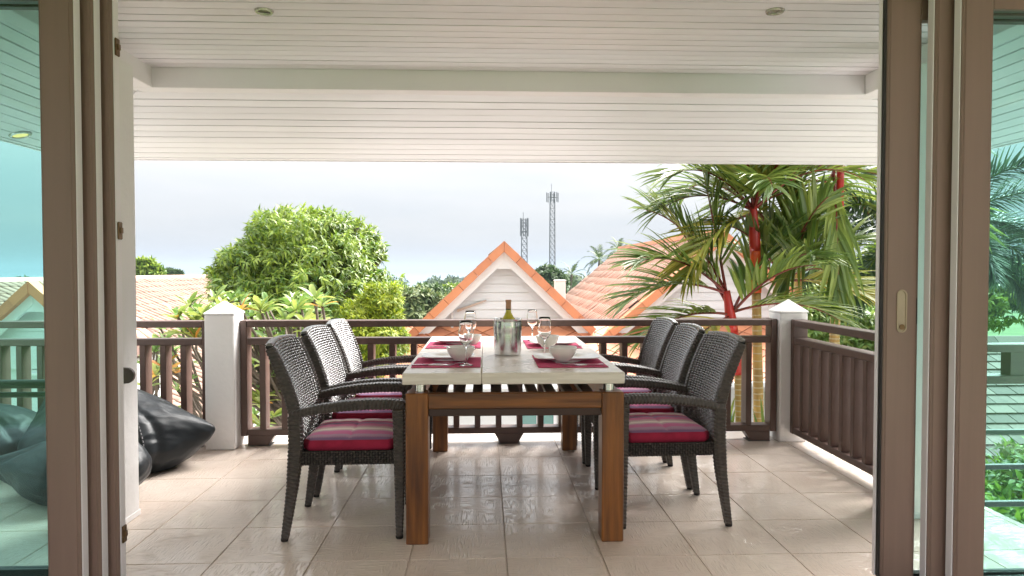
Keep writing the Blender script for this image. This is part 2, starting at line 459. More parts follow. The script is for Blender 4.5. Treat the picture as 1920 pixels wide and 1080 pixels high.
# ------------------------------------------------------------------ mesh helpers
class MB:
    def __init__(self):
        self.v, self.f, self.mi = [], [], []
        self.cur = 0

    def add(self, vs, fs):
        o = len(self.v)
        self.v.extend([tuple(v) for v in vs])
        for f in fs:
            self.f.append(tuple(i + o for i in f))
            self.mi.append(self.cur)

    def hexa(self, p):
        """8 points: bottom ring 0-3 anticlockwise seen from above, top ring 4-7"""
        self.add(p, [(3, 2, 1, 0), (4, 5, 6, 7), (0, 1, 5, 4), (1, 2, 6, 5), (2, 3, 7, 6), (3, 0, 4, 7)])

    def box(self, x0, x1, y0, y1, z0, z1):
        self.hexa([(x0, y0, z0), (x1, y0, z0), (x1, y1, z0), (x0, y1, z0), (x0, y0, z1), (x1, y0, z1), (x1, y1, z1), (x0, y1, z1)])

    def cbox(self, x0, x1, y0, y1, z0, z1, b=0.004):
        """box with chamfered edges"""
        pts = []
        for sx, X_ in ((0, x0), (1, x1)):
            for sy, Y_ in ((0, y0), (1, y1)):
                for sz, Z_ in ((0, z0), (1, z1)):
                    ix, iy, iz = (b if sx == 0 else -b), (b if sy == 0 else -b), (b if sz == 0 else -b)
                    pts += [(X_, Y_ + iy, Z_ + iz), (X_ + ix, Y_, Z_ + iz), (X_ + ix, Y_ + iy, Z_)]
        bm = bmesh.new()
        vs = [bm.verts.new(p) for p in pts]
        r = bmesh.ops.convex_hull(bm, input=vs)
        bmesh.ops.dissolve_limit(bm, angle_limit=0.01, verts=bm.verts, edges=bm.edges)
        bm.verts.index_update()
        self.add([v.co[:] for v in bm.verts], [[v.index for v in f.verts] for f in bm.faces])
        bm.free()

    def hull(self, pts):
        bm = bmesh.new()
        for p in pts:
            bm.verts.new(p)
        bmesh.ops.convex_hull(bm, input=bm.verts)
        bmesh.ops.dissolve_limit(bm, angle_limit=0.01, verts=bm.verts, edges=bm.edges)
        bm.verts.index_update()
        self.add([v.co[:] for v in bm.verts], [[v.index for v in f.verts] for f in bm.faces])
        bm.free()

    def lathe(self, prof, c=(0, 0, 0), n=32, closed=False):
        vs, fs = [], []
        k = len(prof)
        for i in range(n):
            a = 2 * math.pi * i / n
            for r, z in prof:
                vs.append((c[0] + r * math.cos(a), c[1] + r * math.sin(a), c[2] + z))
        for i in range(n):
            j = (i + 1) % n
            for q in range(k - 1 if not closed else k):
                q2 = (q + 1) % k
                fs.append((i * k + q, j * k + q, j * k + q2, i * k + q2))
        self.add(vs, fs)

    def tube(self, pts, rad, n=8, caps=True, side=None):
        pts = [Vector(p) for p in pts]
        if not hasattr(rad, '__len__'):
            rad = [rad] * len(pts)
        rings, fs = [], []
        for i, p in enumerate(pts):
            t = (pts[min(i + 1, len(pts) - 1)] - pts[max(i - 1, 0)]).normalized()
            s = side if side is not None else (Vector((0, 0, 1)) if abs(t.z) < 0.9 else Vector((0, 1, 0)))
            u = t.cross(Vector(s)).normalized()
            w = u.cross(t).normalized()
            for k in range(n):
                a = 2 * math.pi * k / n
                rings.append(p + u * (rad[i] * math.cos(a)) + w * (rad[i] * math.sin(a)))
        for i in range(len(pts) - 1):
            for k in range(n):
                k2 = (k + 1) % n
                fs.append((i * n + k, i * n + k2, (i + 1) * n + k2, (i + 1) * n + k))
        if caps:
            fs.append(tuple(reversed(range(n))))
            fs.append(tuple(range((len(pts) - 1) * n, len(pts) * n)))
        self.add(rings, fs)

    def build(self, name, m, parent=None, smooth=False, loc=None):
        me = bpy.data.meshes.new(name)
        me.from_pydata(self.v, [], self.f)
        ms = m if isinstance(m, (list, tuple)) else [m]
        for x in ms:
            me.materials.append(x)
        if len(ms) > 1:
            me.polygons.foreach_set('material_index', self.mi)
        if smooth:
            me.polygons.foreach_set('use_smooth', [True] * len(me.polygons))
            if smooth != 'all':
                me.set_sharp_from_angle(angle=R(38))
        me.update()
        return link(name, me, parent, loc)


def link(name, me, parent=None, loc=None):
    o = bpy.data.objects.new(name, me)
    col.objects.link(o)
    if parent:
        o.parent = parent
    if loc is not None:
        o.location = loc
    return o


def tag(o, label=None, cat=None, group=None, kind=None):
    if label:
        o['label'] = label
    if cat:
        o['category'] = cat
    if group:
        o['group'] = group
    if kind:
        o['kind'] = kind
    return o


def thing(name, label, cat, loc=(0, 0, 0), rz=0.0, group=None):
    o = bpy.data.objects.new(name, None)
    o.empty_display_size = 0.1
    col.objects.link(o)
    o.location = loc
    o.rotation_euler = (0, 0, rz)
    return tag(o, label, cat, group)


def copy_tree(o, parent=None):
    c = o.copy()
    col.objects.link(c)
    c.parent = parent
    for ch in [x for x in bpy.data.objects if x.parent == o]:
        copy_tree(ch, c)
    return c


def quick_mesh(name, V, F, m, parent=None, smooth=False):
    """numpy verts (n,3) and equal-sized faces (k,s)"""
    me = bpy.data.meshes.new(name)
    s = F.shape[1]
    me.vertices.add(len(V))
    me.vertices.foreach_set('co', np.ascontiguousarray(V, dtype=np.float32).ravel())
    me.loops.add(F.size)
    me.loops.foreach_set('vertex_index', np.ascontiguousarray(F, dtype=np.int32).ravel())
    me.polygons.add(len(F))
    me.polygons.foreach_set('loop_start', np.arange(0, F.size, s, dtype=np.int32))
    me.polygons.foreach_set('loop_total', np.full(len(F), s, dtype=np.int32))
    me.materials.append(m)
    me.update(calc_edges=True)
    me.validate()
    if smooth:
        me.polygons.foreach_set('use_smooth', [True] * len(me.polygons))
    return link(name, me, parent)


def unit(a):
    return a / np.maximum(np.linalg.norm(a, axis=-1, keepdims=True), 1e-9)


def leaves_geo(P, D, U, L, Wd, curl=0.18, fold=0.22):
    """pointed leaves: base P, direction D, up U, length L, width Wd; six vertices and four triangles each"""
    n = len(P)
    D = unit(D)
    S = unit(np.cross(D, U))
    Nn = np.cross(S, D)
    L = np.broadcast_to(np.asarray(L, float), (n,))[:, None]
    Wd = np.broadcast_to(np.asarray(Wd, float), (n,))[:, None]
    mid = P + D * L * 0.5 + Nn * L * 0.02
    tip = P + D * L - Nn * L * curl
    l = P + D * L * 0.45 + S * Wd * 0.5 + Nn * Wd * fold
    r = P + D * L * 0.45 - S * Wd * 0.5 + Nn * Wd * fold
    V = np.stack([P, l, mid, r, tip], 1).reshape(-1, 3)
    base = (np.arange(n) * 5)[:, None]
    F = np.concatenate([base + np.array([[0, 2, 1]]), base + np.array([[0, 3, 2]]), base + np.array([[1, 2, 4]]), base + np.array([[2, 3, 4]])], 1).reshape(-1, 3)
    return V, F


def rand_dirs(n):
    return unit(RNG.normal(size=(n, 3)))


# ------------------------------------------------------------------ ground, sea
def terrain_z(x, y):
    d = max(0.0, y - 26) + 0.5 * max(0.0, abs(x) - 40)
    z = -3.2 - 10.0 * min(1.0, d / 560.0) ** 0.8
    if d > 560:
        z -= (d - 560) * 0.012
    return max(z, -32)


ys = [-60, -20, 0, 6, 12, 20, 26, 34, 45, 60, 80, 110, 150, 200, 260, 330, 420, 520, 620, 720, 900, 1400, 3000, 7000, 14000]
xs = [-14000, -5000, -2000, -900, -500, -300, -180, -100, -60, -40, -20, -8, 0, 8, 20, 40, 60, 100, 180, 300, 500, 900, 2000, 5000, 14000]
gv = [(x, y, terrain_z(x, y)) for y in ys for x in xs]
nx = len(xs)
gf = [(j * nx + i, j * nx + i + 1, (j + 1) * nx + i + 1, (j + 1) * nx + i) for j in range(len(ys) - 1) for i in range(nx - 1)]
g = MB()
g.add(gv, gf)
tag(g.build('ground', M['grass'], smooth='all'), kind='structure')
g = MB()
g.add([(-14000, 560, -14), (14000, 560, -14), (14000, 13900, -14), (-14000, 13900, -14)], [(0, 1, 2, 3)])
tag(g.build('sea', M['sea']), kind='structure')

g = MB()
g.box(-7.5, 9.5, -6, 12.4, -3.6, -3.18)
tag(g.build('bounce_paving', M['bounce_paving']), kind='structure')  # unseen paving added to bounce light up to the terrace ceiling

# ------------------------------------------------------------------ terrace floor with its tiles
FX0, FX1, FY0, FY1 = -4.6, 2.545, 2.46, 5.2
g = MB()
g.box(FX0, FX1, FY0, FY1, -0.26, -0.0045)
floor = tag(g.build('floor', M['grout']), kind='structure')
PT = 0.402
tile_me = {}


def tile_mesh(w, d, m):
    key = (round(w, 3), round(d, 3), m.name)
    if key not in tile_me:
        t = MB()
        b = 0.0018
        zb, zt = -0.012, 0.0
        t.hexa([(0, 0, zb), (w, 0, zb), (w, d, zb), (0, d, zb), (b, b, zt), (w - b, b, zt), (w - b, d - b, zt), (b, d - b, zt)])
        me = bpy.data.meshes.new('tile')
        me.from_pydata(t.v, [], t.f)
        me.materials.append(m)
        tile_me[key] = me
    return tile_me[key]


x_lines = [FX0] + [0.088 + PT * k for k in range(-11, 7) if FX0 + 0.05 < 0.088 + PT * k < FX1 - 0.02] + [FX1]
y_lines = [FY0] + [2.815 + 0.3855 * k for k in range(0, 6)] + [FY1]
for j in range(len(y_lines) - 1):
    for i in range(len(x_lines) - 1):
        w, d = x_lines[i + 1] - x_lines[i] - 0.0028, y_lines[j + 1] - y_lines[j] - 0.0028
        link('tile', tile_mesh(w, d, M['tile'] if y_lines[j] < 4.7 else M['skylit_edge_tile']), floor, (x_lines[i] + 0.002, y_lines[j] + 0.002, random.uniform(-0.0006, 0.0006)))

# ------------------------------------------------------------------ own house: room behind the camera, front wall, lower storey
DX0, DX1, DY, DTOP = -2.55, 2.95, 2.40, 2.235
RB = -1.5                                 # back of the unseen room, set near and left open to admit light
g = MB()
g.box(-3.3, 3.7, RB, DY, -0.26, -0.004)
tag(g.build('room_floor', M['room_floor']), kind='structure')
g = MB()
g.box(-3.3, 3.7, RB, DY + 0.06, 2.5, 2.62)
tag(g.build('room_ceiling', M['white_paint']), kind='structure')
g = MB()
for x0, x1 in ((-3.42, -3.3), (3.7, 3.82)):  # side walls left open towards the back to admit more light
    g.box(x0, x1, 0.9, DY, -0.26, 2.62)
    g.box(x0, x1, RB, 0.9, 2.4, 2.62)
g.box(-3.42, 3.82, RB - .12, RB, 2.4, 2.62)
g.box(-3.42, 3.82, RB - .12, RB, -0.26, 0.02)
for x0, x1 in ((-3.42, -3.0), (3.3, 3.82)):
    g.box(x0, x1, RB - .12, RB, 0.02, 2.4)
tag(g.build('room_wall', M['room_paint']), kind='structure')
g = MB()
g.box(-5.2, DX0, DY, DY + 0.2, -0.008, 2.5)
g.box(DX1, 4.6, DY, DY + 0.2, -0.008, 2.5)
g.box(DX0, DX1, DY, DY + 0.2, DTOP, 2.5)
tag(g.build('front_wall', M['plaster']), kind='structure')
g = MB()
g.box(-4.55, 2.5, -1.6, 5.0, -3.3, -0.262)
tag(g.build('lower_storey_wall', M['house_wall']), kind='structure')

# ------------------------------------------------------------------ terrace ceiling: boards, ring beam, hipped soffit
CZ = 2.30
BX0, BX1, BY = -1.80, 2.145, 3.80            # inner faces of the ring beam
BW = 0.10
OV, S0, S1 = 0.92, 2.232, 1.963               # soffit run and its heights
HY = DY + 0.2
g = MB()
g.box(BX0, BX1, HY, BY, CZ + 0.020, CZ + 0.05)


def soff(run):
    return S0 + (S1 - S0) * run / OV


# backing above the sloping boards and a cover above all
e0, e1 = 0.0, OV
up = 0.022
for (a, b, c, d) in [
    ((BX0 - BW, BY + BW), (BX1 + BW, BY + BW), (BX1 + BW + OV, BY + BW + OV), (BX0 - BW - OV, BY + BW + OV)),
    ((BX0 - BW, HY), (BX0 - BW, BY + BW), (BX0 - BW - OV, BY + BW + OV), (BX0 - BW - OV, HY)),
    ((BX1 + BW, BY + BW), (BX1 + BW, HY), (BX1 + BW + OV, HY), (BX1 + BW + OV, BY + BW + OV))]:
    lo = [(a[0], a[1], S0 + up), (b[0], b[1], S0 + up), (c[0], c[1], S1 + up), (d[0], d[1], S1 + up)]
    hi = [(x, y, z + 0.03) for x, y, z in lo]
    g.hexa(lo + hi)
ceiling = tag(g.build('ceiling', M['dark_gap']), kind='structure')


def plank(p0, p1, p2, p3, th=0.016, b=0.0022):
    """quad board seen from below; p0..p3 its lower face"""
    q = [Vector(p) for p in (p0, p1, p2, p3)]
    n = (q[1] - q[0]).cross(q[2] - q[0]).normalized()
    if n.z < 0:
        n = -n
    c = sum(q, Vector()) / 4
    upv = [p + n * th for p in q]
    t = MB()
    e = (q[3] - q[0]).normalized() * b
    dv = [q[0] + e, q[1] + e, q[2] - e, q[3] - e]
    t.hexa([p - c for p in dv] + [p - c for p in upv])
    t.build('plank', M['ceil_paint'], ceiling, loc=c)


w = 0.0775
y = BY
gap = 0.0045
while y > HY + 0.02:
    y0 = max(HY, y - w)
    dz = random.uniform(-0.0012, 0.0012)
    plank((BX0, y0 + gap / 2, CZ + dz), (BX1, y0 + gap / 2, CZ + dz), (BX1, y - gap / 2, CZ + dz), (BX0, y - gap / 2, CZ + dz))
    y -= w
nb = 12
wr = (OV - 0.028) / nb
for i in range(nb + 1):
    r0 = i * wr + gap / 2
    r1 = min((i + 1) * wr, OV) - gap / 2
    if r1 - r0 < 0.01:
        continue
    z0, z1 = soff(r0), soff(r1)
    dz = random.uniform(-0.0012, 0.0012)
    z0 += dz
    z1 += dz
    plank((BX0 - BW - r0, BY + BW + r0, z0), (BX1 + BW + r0, BY + BW + r0, z0), (BX1 + BW + r1, BY + BW + r1, z1), (BX0 - BW - r1, BY + BW + r1, z1))
    plank((BX0 - BW - r0, HY, z0), (BX0 - BW - r0, BY + BW + r0 - .004, z0), (BX0 - BW - r1, BY + BW + r1 - .004, z1), (BX0 - BW - r1, HY, z1))
    plank((BX1 + BW + r0, HY, z0), (BX1 + BW + r0, BY + BW + r0 - .004, z0), (BX1 + BW + r1, BY + BW + r1 - .004, z1), (BX1 + BW + r1, HY, z1))
g = MB()
zb = 2.19
g.cbox(BX0 - BW, BX1 + BW, BY, BY + BW, zb, CZ + 0.018, 0.003)
g.cbox(BX0 - BW, BX0, HY, BY - 0.001, zb, CZ + 0.018, 0.003)
g.cbox(BX1, BX1 + BW, HY, BY - 0.001, zb, CZ + 0.018, 0.003)
tag(g.build('ceiling_beam', M['white_paint']), kind='structure')
# roof above the terrace, tiled side up
g = MB()
a = [(BX0 - BW - OV - .06, HY - .2, S1 + .066), (BX1 + BW + OV + .06, HY - .2, S1 + .066), (BX1 + BW + OV + .06, BY + BW + OV + .06, S1 + .066), (BX0 - BW - OV - .06, BY + BW + OV + .06, S1 + .066)]
b = [(BX0, HY - .2, 2.56), (BX1, HY - .2, 2.56), (BX1, BY - .3, 2.56), (BX0, BY - .3, 2.56)]
g.add(a + b, [(4, 5, 6, 7), (1, 2, 6, 5), (2, 3, 7, 6), (3, 0, 4, 7)])
tag(g.build('terrace_roof', M['roof_orange']), kind='structure')
# fascia strip closing the eave
g = MB()
for x0, x1, y0, y1 in [(BX0 - BW - OV - .016, BX1 + BW + OV + .016, BY + BW + OV + .001, BY + BW + OV + .016),
                       (BX0 - BW - OV - .016, BX0 - BW - OV - .001, HY, BY + BW + OV), (BX1 + BW + OV + .001, BX1 + BW + OV + .016, HY, BY + BW + OV)]:
    g.box(x0, x1, y0, y1, S1 - 0.004, S1 + 0.062)
tag(g.build('eave_trim', M['white_paint']), kind='structure')

# downlights
for (px, py, lab) in [(495, 20, 'round recessed downlight left of the ceiling centre, its lamp dark brown'), (1453, 20, 'round recessed downlight at the right of the white ceiling, its lamp pale and unlit')]:
    p = onz(px, py, CZ)
    t = thing('downlight', lab, 'downlight', (p.x, p.y, CZ - 0.001), group='downlights in the terrace ceiling')
    t.scale = (.8, .8, 1)
    g = MB()
    g.lathe([(0.030, -0.001), (0.034, -0.007), (0.045, -0.007), (0.049, -0.001), (0.049, 0.004), (0.030, 0.004)], n=28, closed=True)
    g.build('ring', M['lamp_ring'], t, smooth=True)
    g = MB()
    g.lathe([(0.0001, -0.001), (0.029, -0.001), (0.029, 0.006), (0.0001, 0.006)], n=24)
    g.build('lamp', M['lamp_dark'] if px < 900 else M['lamp_ring'], t)
# lit lamp on the left soffit, seen through the glass
d = _fw + _rt * ((38 - 960) / FPX) - _up * ((252 - 540) / FPX)
k = (S1 - S0) / OV
# plane z = S0 + k*(BX0-BW - x)
tt = (S0 + k * (BX0 - BW) - CH) / (d.z + k * d.x)
p = Vector((0, 0, CH)) + d * tt
t = thing('downlight', 'lit warm yellow downlight on the sloping ceiling seen through the left glass', 'downlight', p - Vector((0, 0, .002)), group='downlights in the terrace ceiling')
t.rotation_euler = (0, -math.atan(-k), 0)
g = MB()
g.lathe([(0.040, -0.002), (0.044, -0.008), (0.055, -0.006), (0.058, 0.0), (0.058, 0.004), (0.040, 0.004)], n=28, closed=True)
g.build('ring', M['lamp_ring'], t, smooth=True)
g = MB()
g.lathe([(0.0001, -0.003), (0.039, -0.003), (0.039, 0.004), (0.0001, 0.004)], n=24)
g.build('lamp', M['lamp_lit'], t)

# ------------------------------------------------------------------ columns
for x0, x1, lab in [(-1.905, -1.695, 'white square column by the left door frame with a brown plate on it'), (2.0, 2.2, 'white square column seen in a thin strip behind the right door frames')]:
    g = MB()
    g.cbox(x0, x1, 3.19, 3.395, 0.0, zb - 0.002, 0.006)
    g.cbox(x0 - .004, x1 + .004, 3.186, 3.399, 0.0, 0.03, 0.003)
    tag(g.build('column', M['plaster']), lab, 'column', 'columns under the ring beam')

# ------------------------------------------------------------------ sliding glass doors: three tracks left, three right
def panel(name_lab, xs0, xs1, yf, xo, stile_side, rail_h, handle=False, seal=False, plates=False):
    """stile between xs0 and xs1, glass from the stile out to xo; front face at yf"""
    t = thing('sliding_glass_door', name_lab, 'glass door', (xs0, yf, 0), group='sliding door panels')
    ox = xs0

    def P(x):
        return x - ox
    th = 0.044
    g = MB()
    g.cbox(P(xs0), P(xs1), 0, th, 0.012, DTOP - 0.004, 0.004)
    g.cbox(P(xs0) + 0.008, P(xs1) - 0.008, -0.004, th, 0.02, DTOP - 0.02, 0.003)
    g.build('stile', M['frame'], t)
    lo, hi = (xo, xs0) if stile_side == 'right' else (xs1, xo)
    g = MB()
    g.box(P(lo) + .0005, P(hi) - .0005, th / 2 - 0.003, th / 2 + 0.003, rail_h, DTOP - 0.09)
    g.build('glass_pane', M['door_glass'], t)
    g = MB()
    g.cbox(P(lo), P(hi), 0.003, th - 0.003, 0.012, rail_h, 0.003)
    g.build('bottom_rail', M['dark_rail'], t)  # shade and glass tint put into its colour, darker than the frame
    g = MB()
    g.cbox(P(lo), P(hi), 0.003, th - 0.003, DTOP - 0.09, DTOP - 0.004, 0.003)
    g.build('top_rail', M['frame'], t)
    # far stile of the panel, outside the picture
    g = MB()
    if stile_side == 'right':
        g.cbox(P(xo) - .09, P(xo), 0, th, 0.012, DTOP - .004)
    else:
        g.cbox(P(xo), P(xo) + .09, 0, th, 0.012, DTOP - .004)
    g.build('stile', M['frame'], t)
    if handle:
        c = (P(xs0) + 0.066, 0.0, 1.045)
        g = MB()
        rw, rh, d0 = 0.020, 0.082, 0.0045
        prof = []
        for k in range(24):
            a = 2 * math.pi * k / 24
            x, z = math.cos(a), math.sin(a)
            prof.append((x * rw, (rh - rw) * (1 if z >= 0 else -1) + z * rw))
        rings = [(1.0, -0.0045), (1.0, -0.0075), (0.86, -0.0085), (0.74, -0.0085), (0.68, -0.0052)]
        vs, fs = [], []
        for s, yy in rings:
            for x, z in prof:
                zz = z - (1 - s) * rw * (1 if z > 0 else -1)
                vs.append((c[0] + x * s, yy, c[2] + zz))
        n = len(prof)
        for q in range(len(rings) - 1):
            for k in range(n):
                fs.append((q * n + k, q * n + (k + 1) % n, (q + 1) * n + (k + 1) % n, (q + 1) * n + k))
        fs.append(tuple((len(rings) - 1) * n + k for k in range(n)))
        g.add(vs, fs)
        hd = g.build('handle', M['pull'], t, smooth=True)
        g = MB()
        bm_c = (c[0] + .001, -0.0062, c[2] - .060)
        vs = [(bm_c[0] + .0105 * math.cos(2 * math.pi * k / 18), bm_c[1], bm_c[2] + .0105 * math.sin(2 * math.pi * k / 18)) for k in range(18)]
        vs2 = [(x, y - .002, z) for x, y, z in vs]
        g.add(vs + vs2, [tuple(range(18, 36))] + [(k, (k + 1) % 18, 18 + (k + 1) % 18, 18 + k) for k in range(18)])
        g.build('keyhole_plug', M['brass'], hd)
        g = MB()
        g.box(c[0] + .058, c[0] + .0595, -0.0046, -0.003, c[2] - .05, c[2] + .05)
        g.build('latch_slot', M['seal'], t)
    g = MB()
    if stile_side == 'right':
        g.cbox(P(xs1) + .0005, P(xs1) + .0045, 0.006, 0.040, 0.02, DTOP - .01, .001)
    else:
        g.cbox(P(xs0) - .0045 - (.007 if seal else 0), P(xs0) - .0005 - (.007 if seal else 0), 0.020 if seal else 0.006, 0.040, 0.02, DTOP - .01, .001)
    g.build('lit_edge_strip', M['white_paint'], t)  # added white strip paints in outdoor light that the stile's side should catch
    if seal:
        g = MB()
        g.box(P(xs0) - 0.007, P(xs0) - 0.0006, 0.004, 0.020, 0.02, DTOP - 0.01)
        g.build('seal_strip', M['seal'], t)
    if plates:
        for z in plates:
            g = MB()
            g.cbox(P(xs1) + .0047, P(xs1) + 0.012, 0.008, 0.036, z - 0.032, z + 0.032, 0.003)
            g.cbox(P(xs1) + .010, P(xs1) + 0.018, 0.014, 0.030, z - 0.010, z + 0.012, 0.002)
            g.build('catch', M['brass'], t)
    return t


def X_at(px, py, Y):
    return at(px, py, Y).x


Y1, Y2, Y3 = 2.42, 2.478, 2.536
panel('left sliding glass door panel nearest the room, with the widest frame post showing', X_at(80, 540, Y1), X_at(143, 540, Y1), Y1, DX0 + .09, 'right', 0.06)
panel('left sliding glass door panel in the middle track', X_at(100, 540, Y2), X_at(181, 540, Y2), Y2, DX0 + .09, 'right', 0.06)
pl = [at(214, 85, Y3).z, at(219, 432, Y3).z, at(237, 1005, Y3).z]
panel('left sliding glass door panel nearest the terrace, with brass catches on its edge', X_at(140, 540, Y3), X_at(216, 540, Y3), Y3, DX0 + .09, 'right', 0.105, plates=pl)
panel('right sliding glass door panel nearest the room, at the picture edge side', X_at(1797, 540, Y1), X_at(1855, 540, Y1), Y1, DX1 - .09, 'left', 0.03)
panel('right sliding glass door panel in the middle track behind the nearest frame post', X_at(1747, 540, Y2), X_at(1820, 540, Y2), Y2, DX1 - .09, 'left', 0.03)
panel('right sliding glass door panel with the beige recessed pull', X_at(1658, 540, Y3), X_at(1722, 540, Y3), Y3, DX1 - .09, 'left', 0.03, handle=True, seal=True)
g = MB()
g.box(DX0, DX1, DY + .01, DY + .145, -0.004, 0.011)
tag(g.build('door_sill', M['dark_rail']), kind='structure')

# ------------------------------------------------------------------ brown balustrades and white posts
ZR = [(0.070, 0.113), (0.693, 0.737), (0.813, 0.858)]


def newel(x0, x1, y0, y1, lab):
    t = thing('newel_post', lab, 'post', ((x0 + x1) / 2, (y0 + y1) / 2, 0), group='white newel posts of the balustrade')
    hx, hy = (x1 - x0) / 2, (y1 - y0) / 2
    g = MB()
    g.cbox(-hx, hx, -hy, hy, 0, 0.905, 0.007)
    g.build('shaft', M['plaster'], t)
    g = MB()
    e = 0.004
    g.hull([(-hx - e, -hy - e, .906), (hx + e, -hy - e, .906), (hx + e, hy + e, .906), (-hx - e, hy + e, .906),
            (-hx - e, -hy - e, .915), (hx + e, -hy - e, .915), (hx + e, hy + e, .915), (-hx - e, hy + e, .915), (-.004, -.004, .993), (.004, .004, .993), (.004, -.004, .993), (-.004, .004, .993)])
    g.build('pyramid_cap', M['plaster'], t)
    return t


newel(-1.862, -1.668, 4.60, 4.795, 'white newel post with pyramid cap beside the black bean bags')
newel(2.055, 2.25, 4.665, 4.86, 'white newel post with pyramid cap in front of the red palms')
newel(-4.25, -4.055, 4.60, 4.795, 'white newel post at the far left end of the balustrade')


def balustrade(lab, length, xs_b, loc, rz, feet, bw=0.040, bd=0.095):
    """built along local x, front face at y = 0"""
    t = thing('balustrade', lab, 'balustrade', loc, rz, group='dark brown balustrades round the terrace')
    for nm, (z0, z1) in zip(('bottom_rail', 'middle_rail', 'top_rail'), ZR):
        g = MB()
        g.cbox(0.046, length - 0.046, 0.002, 0.098, z0, z1, 0.004)
        g.build(nm, M['rail_wood'], t)
    for x in (0, length - 0.045):
        g = MB()
        g.cbox(x, x + 0.045, 0.0, 0.1, 0.068, 0.86, 0.004)
        g.build('stile', M['rail_wood'], t)
    g = MB()
    g.cbox(-bw / 2, bw / 2, 0.004, 0.004 + bd, 0.1135, 0.6925, 0.003)
    first = None
    for x in xs_b:
        if first is None:
            first = g.build('baluster', M['rail_wood'], t, loc=(x, 0, 0))
        else:
            link('baluster', first.data, t, (x, 0, 0))
    for x, half in feet:
        g = MB()
        zt = 0.0695
        if half == 0:
            pts = [(x - .10, zt), (x + .10, zt), (x + .062, 0.004), (x - .062, 0.004)]
        elif half < 0:
            pts = [(x, zt), (x + .18, zt), (x + .135, 0.004), (x, 0.004)]
        else:
            pts = [(x - .18, zt), (x, zt), (x, 0.004), (x - .135, 0.004)]
        g.hull([(a, yy, z) for a, z in pts for yy in (0.004, 0.096)])
        f = g.build('foot', M['rail_wood'], t)
        g = MB()
        xa = [a for a, z in pts]
        g.cbox(min(xa) + (.025 if half >= 0 else 0), max(xa) - (.025 if half <= 0 else 0), -0.004, 0.104, 0.0005, 0.0038, 0.0012)
        g.build('foot_pad', M['dark_rail'], f)
    return t


RY = 4.70
L = 2.05 + 1.664
xb = [0.168 + 1.664 + 0.1465 * (k + 0.5) for k in range(-13, 13)]
xb = [x for x in xb if 0.09 < x < L - 0.09]
balustrade('long dark brown balustrade behind the dining table', L, xb, (-1.664, RY, 0), 0, [(0.168 + 1.664, 0), (0.046, -1), (L - 0.046, 1)])
L2 = 2.18
balustrade('dark brown balustrade behind the bean bags at the left', L2, [L2 - .045 - 0.135 * (k + 1) + .01 for k in range(14)], (-1.868 - L2, RY - .02, 0), 0, [(L2 - .046, 1), (0.046, -1)])
L3 = 4.655 - 3.42
balustrade('short dark brown balustrade running along the right side of the terrace', L3, [0.045 + 0.128 * (k + 1) - .02 for k in range(8)], (2.125, 4.657, 0), R(-90), [(L3 - .046, 1)])

# black double rail with its end plate on the left column
t = thing('barrier_rail', 'black double barrier rail ending in a brown plate on the left column', 'rail', (-1.7, 3.12, 0))
for z, r in ((at(40, 718, 3.15).z, 0.020), (at(40, 738, 3.15).z, 0.013)):
    g = MB()
    g.tube([(-2.4, 0, z), (-0.19, 0, z)], r, n=12)
    g.build('bar', M['dark_rail'], t, smooth=True)
zc = at(250, 702, 3.15).z
g = MB()
pts = []
for k in range(9):
    a = -math.pi / 2 + math.pi * k / 8
    pts.append((0.062 + 0.040 * math.cos(a), 0.044 * math.sin(a) + zc - .002 * k))
pts += [(-0.20, zc + .043), (-0.20, zc - .043)]
g.hull([(a, yy, z) for a, z in pts for yy in (0.045, 0.060)])
pe = g.build('end_plate', M['rail_wood'], t)
g = MB()
g.tube([(0.03, 0.045, zc), (0.03, 0.039, zc)], 0.009, n=10)
g.build('screw', M['dark_rail'], pe)
t2 = t

# metal and timber railing to the right, seen through the right glass
t = thing('side_railing', 'dark railing with horizontal bars seen through the right glass', 'railing', (2.2, 3.34, 0))
for nm, py0, py1 in (('top_rail', 645, 660), ('middle_rail', 704, 719), ('bar', 806, 814), ('bar', 871, 880), ('bar', 940, 950)):
    za, zb_ = at(1885, py0, 3.36).z, at(1885, py1, 3.36).z
    dd = 0.075 if 'rail' in nm else 0.022
    g = MB()
    g.cbox(0.003, 1.55, 0.02 - dd / 4, 0.02 + dd, zb_, za, 0.003)
    g.build(nm, M['rail_wood'] if 'rail' in nm else M['dark_rail'], t)
xa = at(1893, 680, 3.36).x - 2.2
g = MB()
g.box(xa, xa + .09, 0.012, 0.08, at(1885, 704, 3.36).z + .0005, at(1885, 660, 3.36).z - .0005)
g.build('rail_block', M['rail_wood'], t)
g = MB()
g.cbox(1.551, 1.62, -.01, .09, -3.2, 0.9, .003)
g.build('post', M['rail_wood'], t)

# ------------------------------------------------------------------ dining table
TX0, TX1, TYA, TYB = -0.358, 0.612, 2.955, 4.615
table = thing('dining_table', 'long dining table with brown timber legs and a cream stone top', 'table', ((TX0 + TX1) / 2, (TYA + TYB) / 2, 0))
cx, cy = (TX0 + TX1) / 2, (TYA + TYB) / 2
lx0, lx1, ly0, ly1 = -0.345 - cx, 0.612 - cx, 2.968 - cy, 4.60 - cy
LW = 0.097
for sx in (0, 1):
    for sy in (0, 1):
        x0 = lx0 if sx == 0 else lx1 - LW
        y0 = ly0 if sy == 0 else ly1 - LW
        g = MB()
        g.cbox(x0, x0 + LW, y0, y0 + LW, 0, 0.665, 0.004)
        g.build('leg', M['table_wood'], table)
        g = MB()
        g.lathe([(0.0001, 0.664), (0.024, 0.664), (0.024, 0.704), (0.0001, 0.704)], c=(x0 + LW * (0.62 if sx == 0 else 0.38), y0 + LW / 2, 0), n=20)
        g.build('standoff', M['steel'], table, smooth=True)
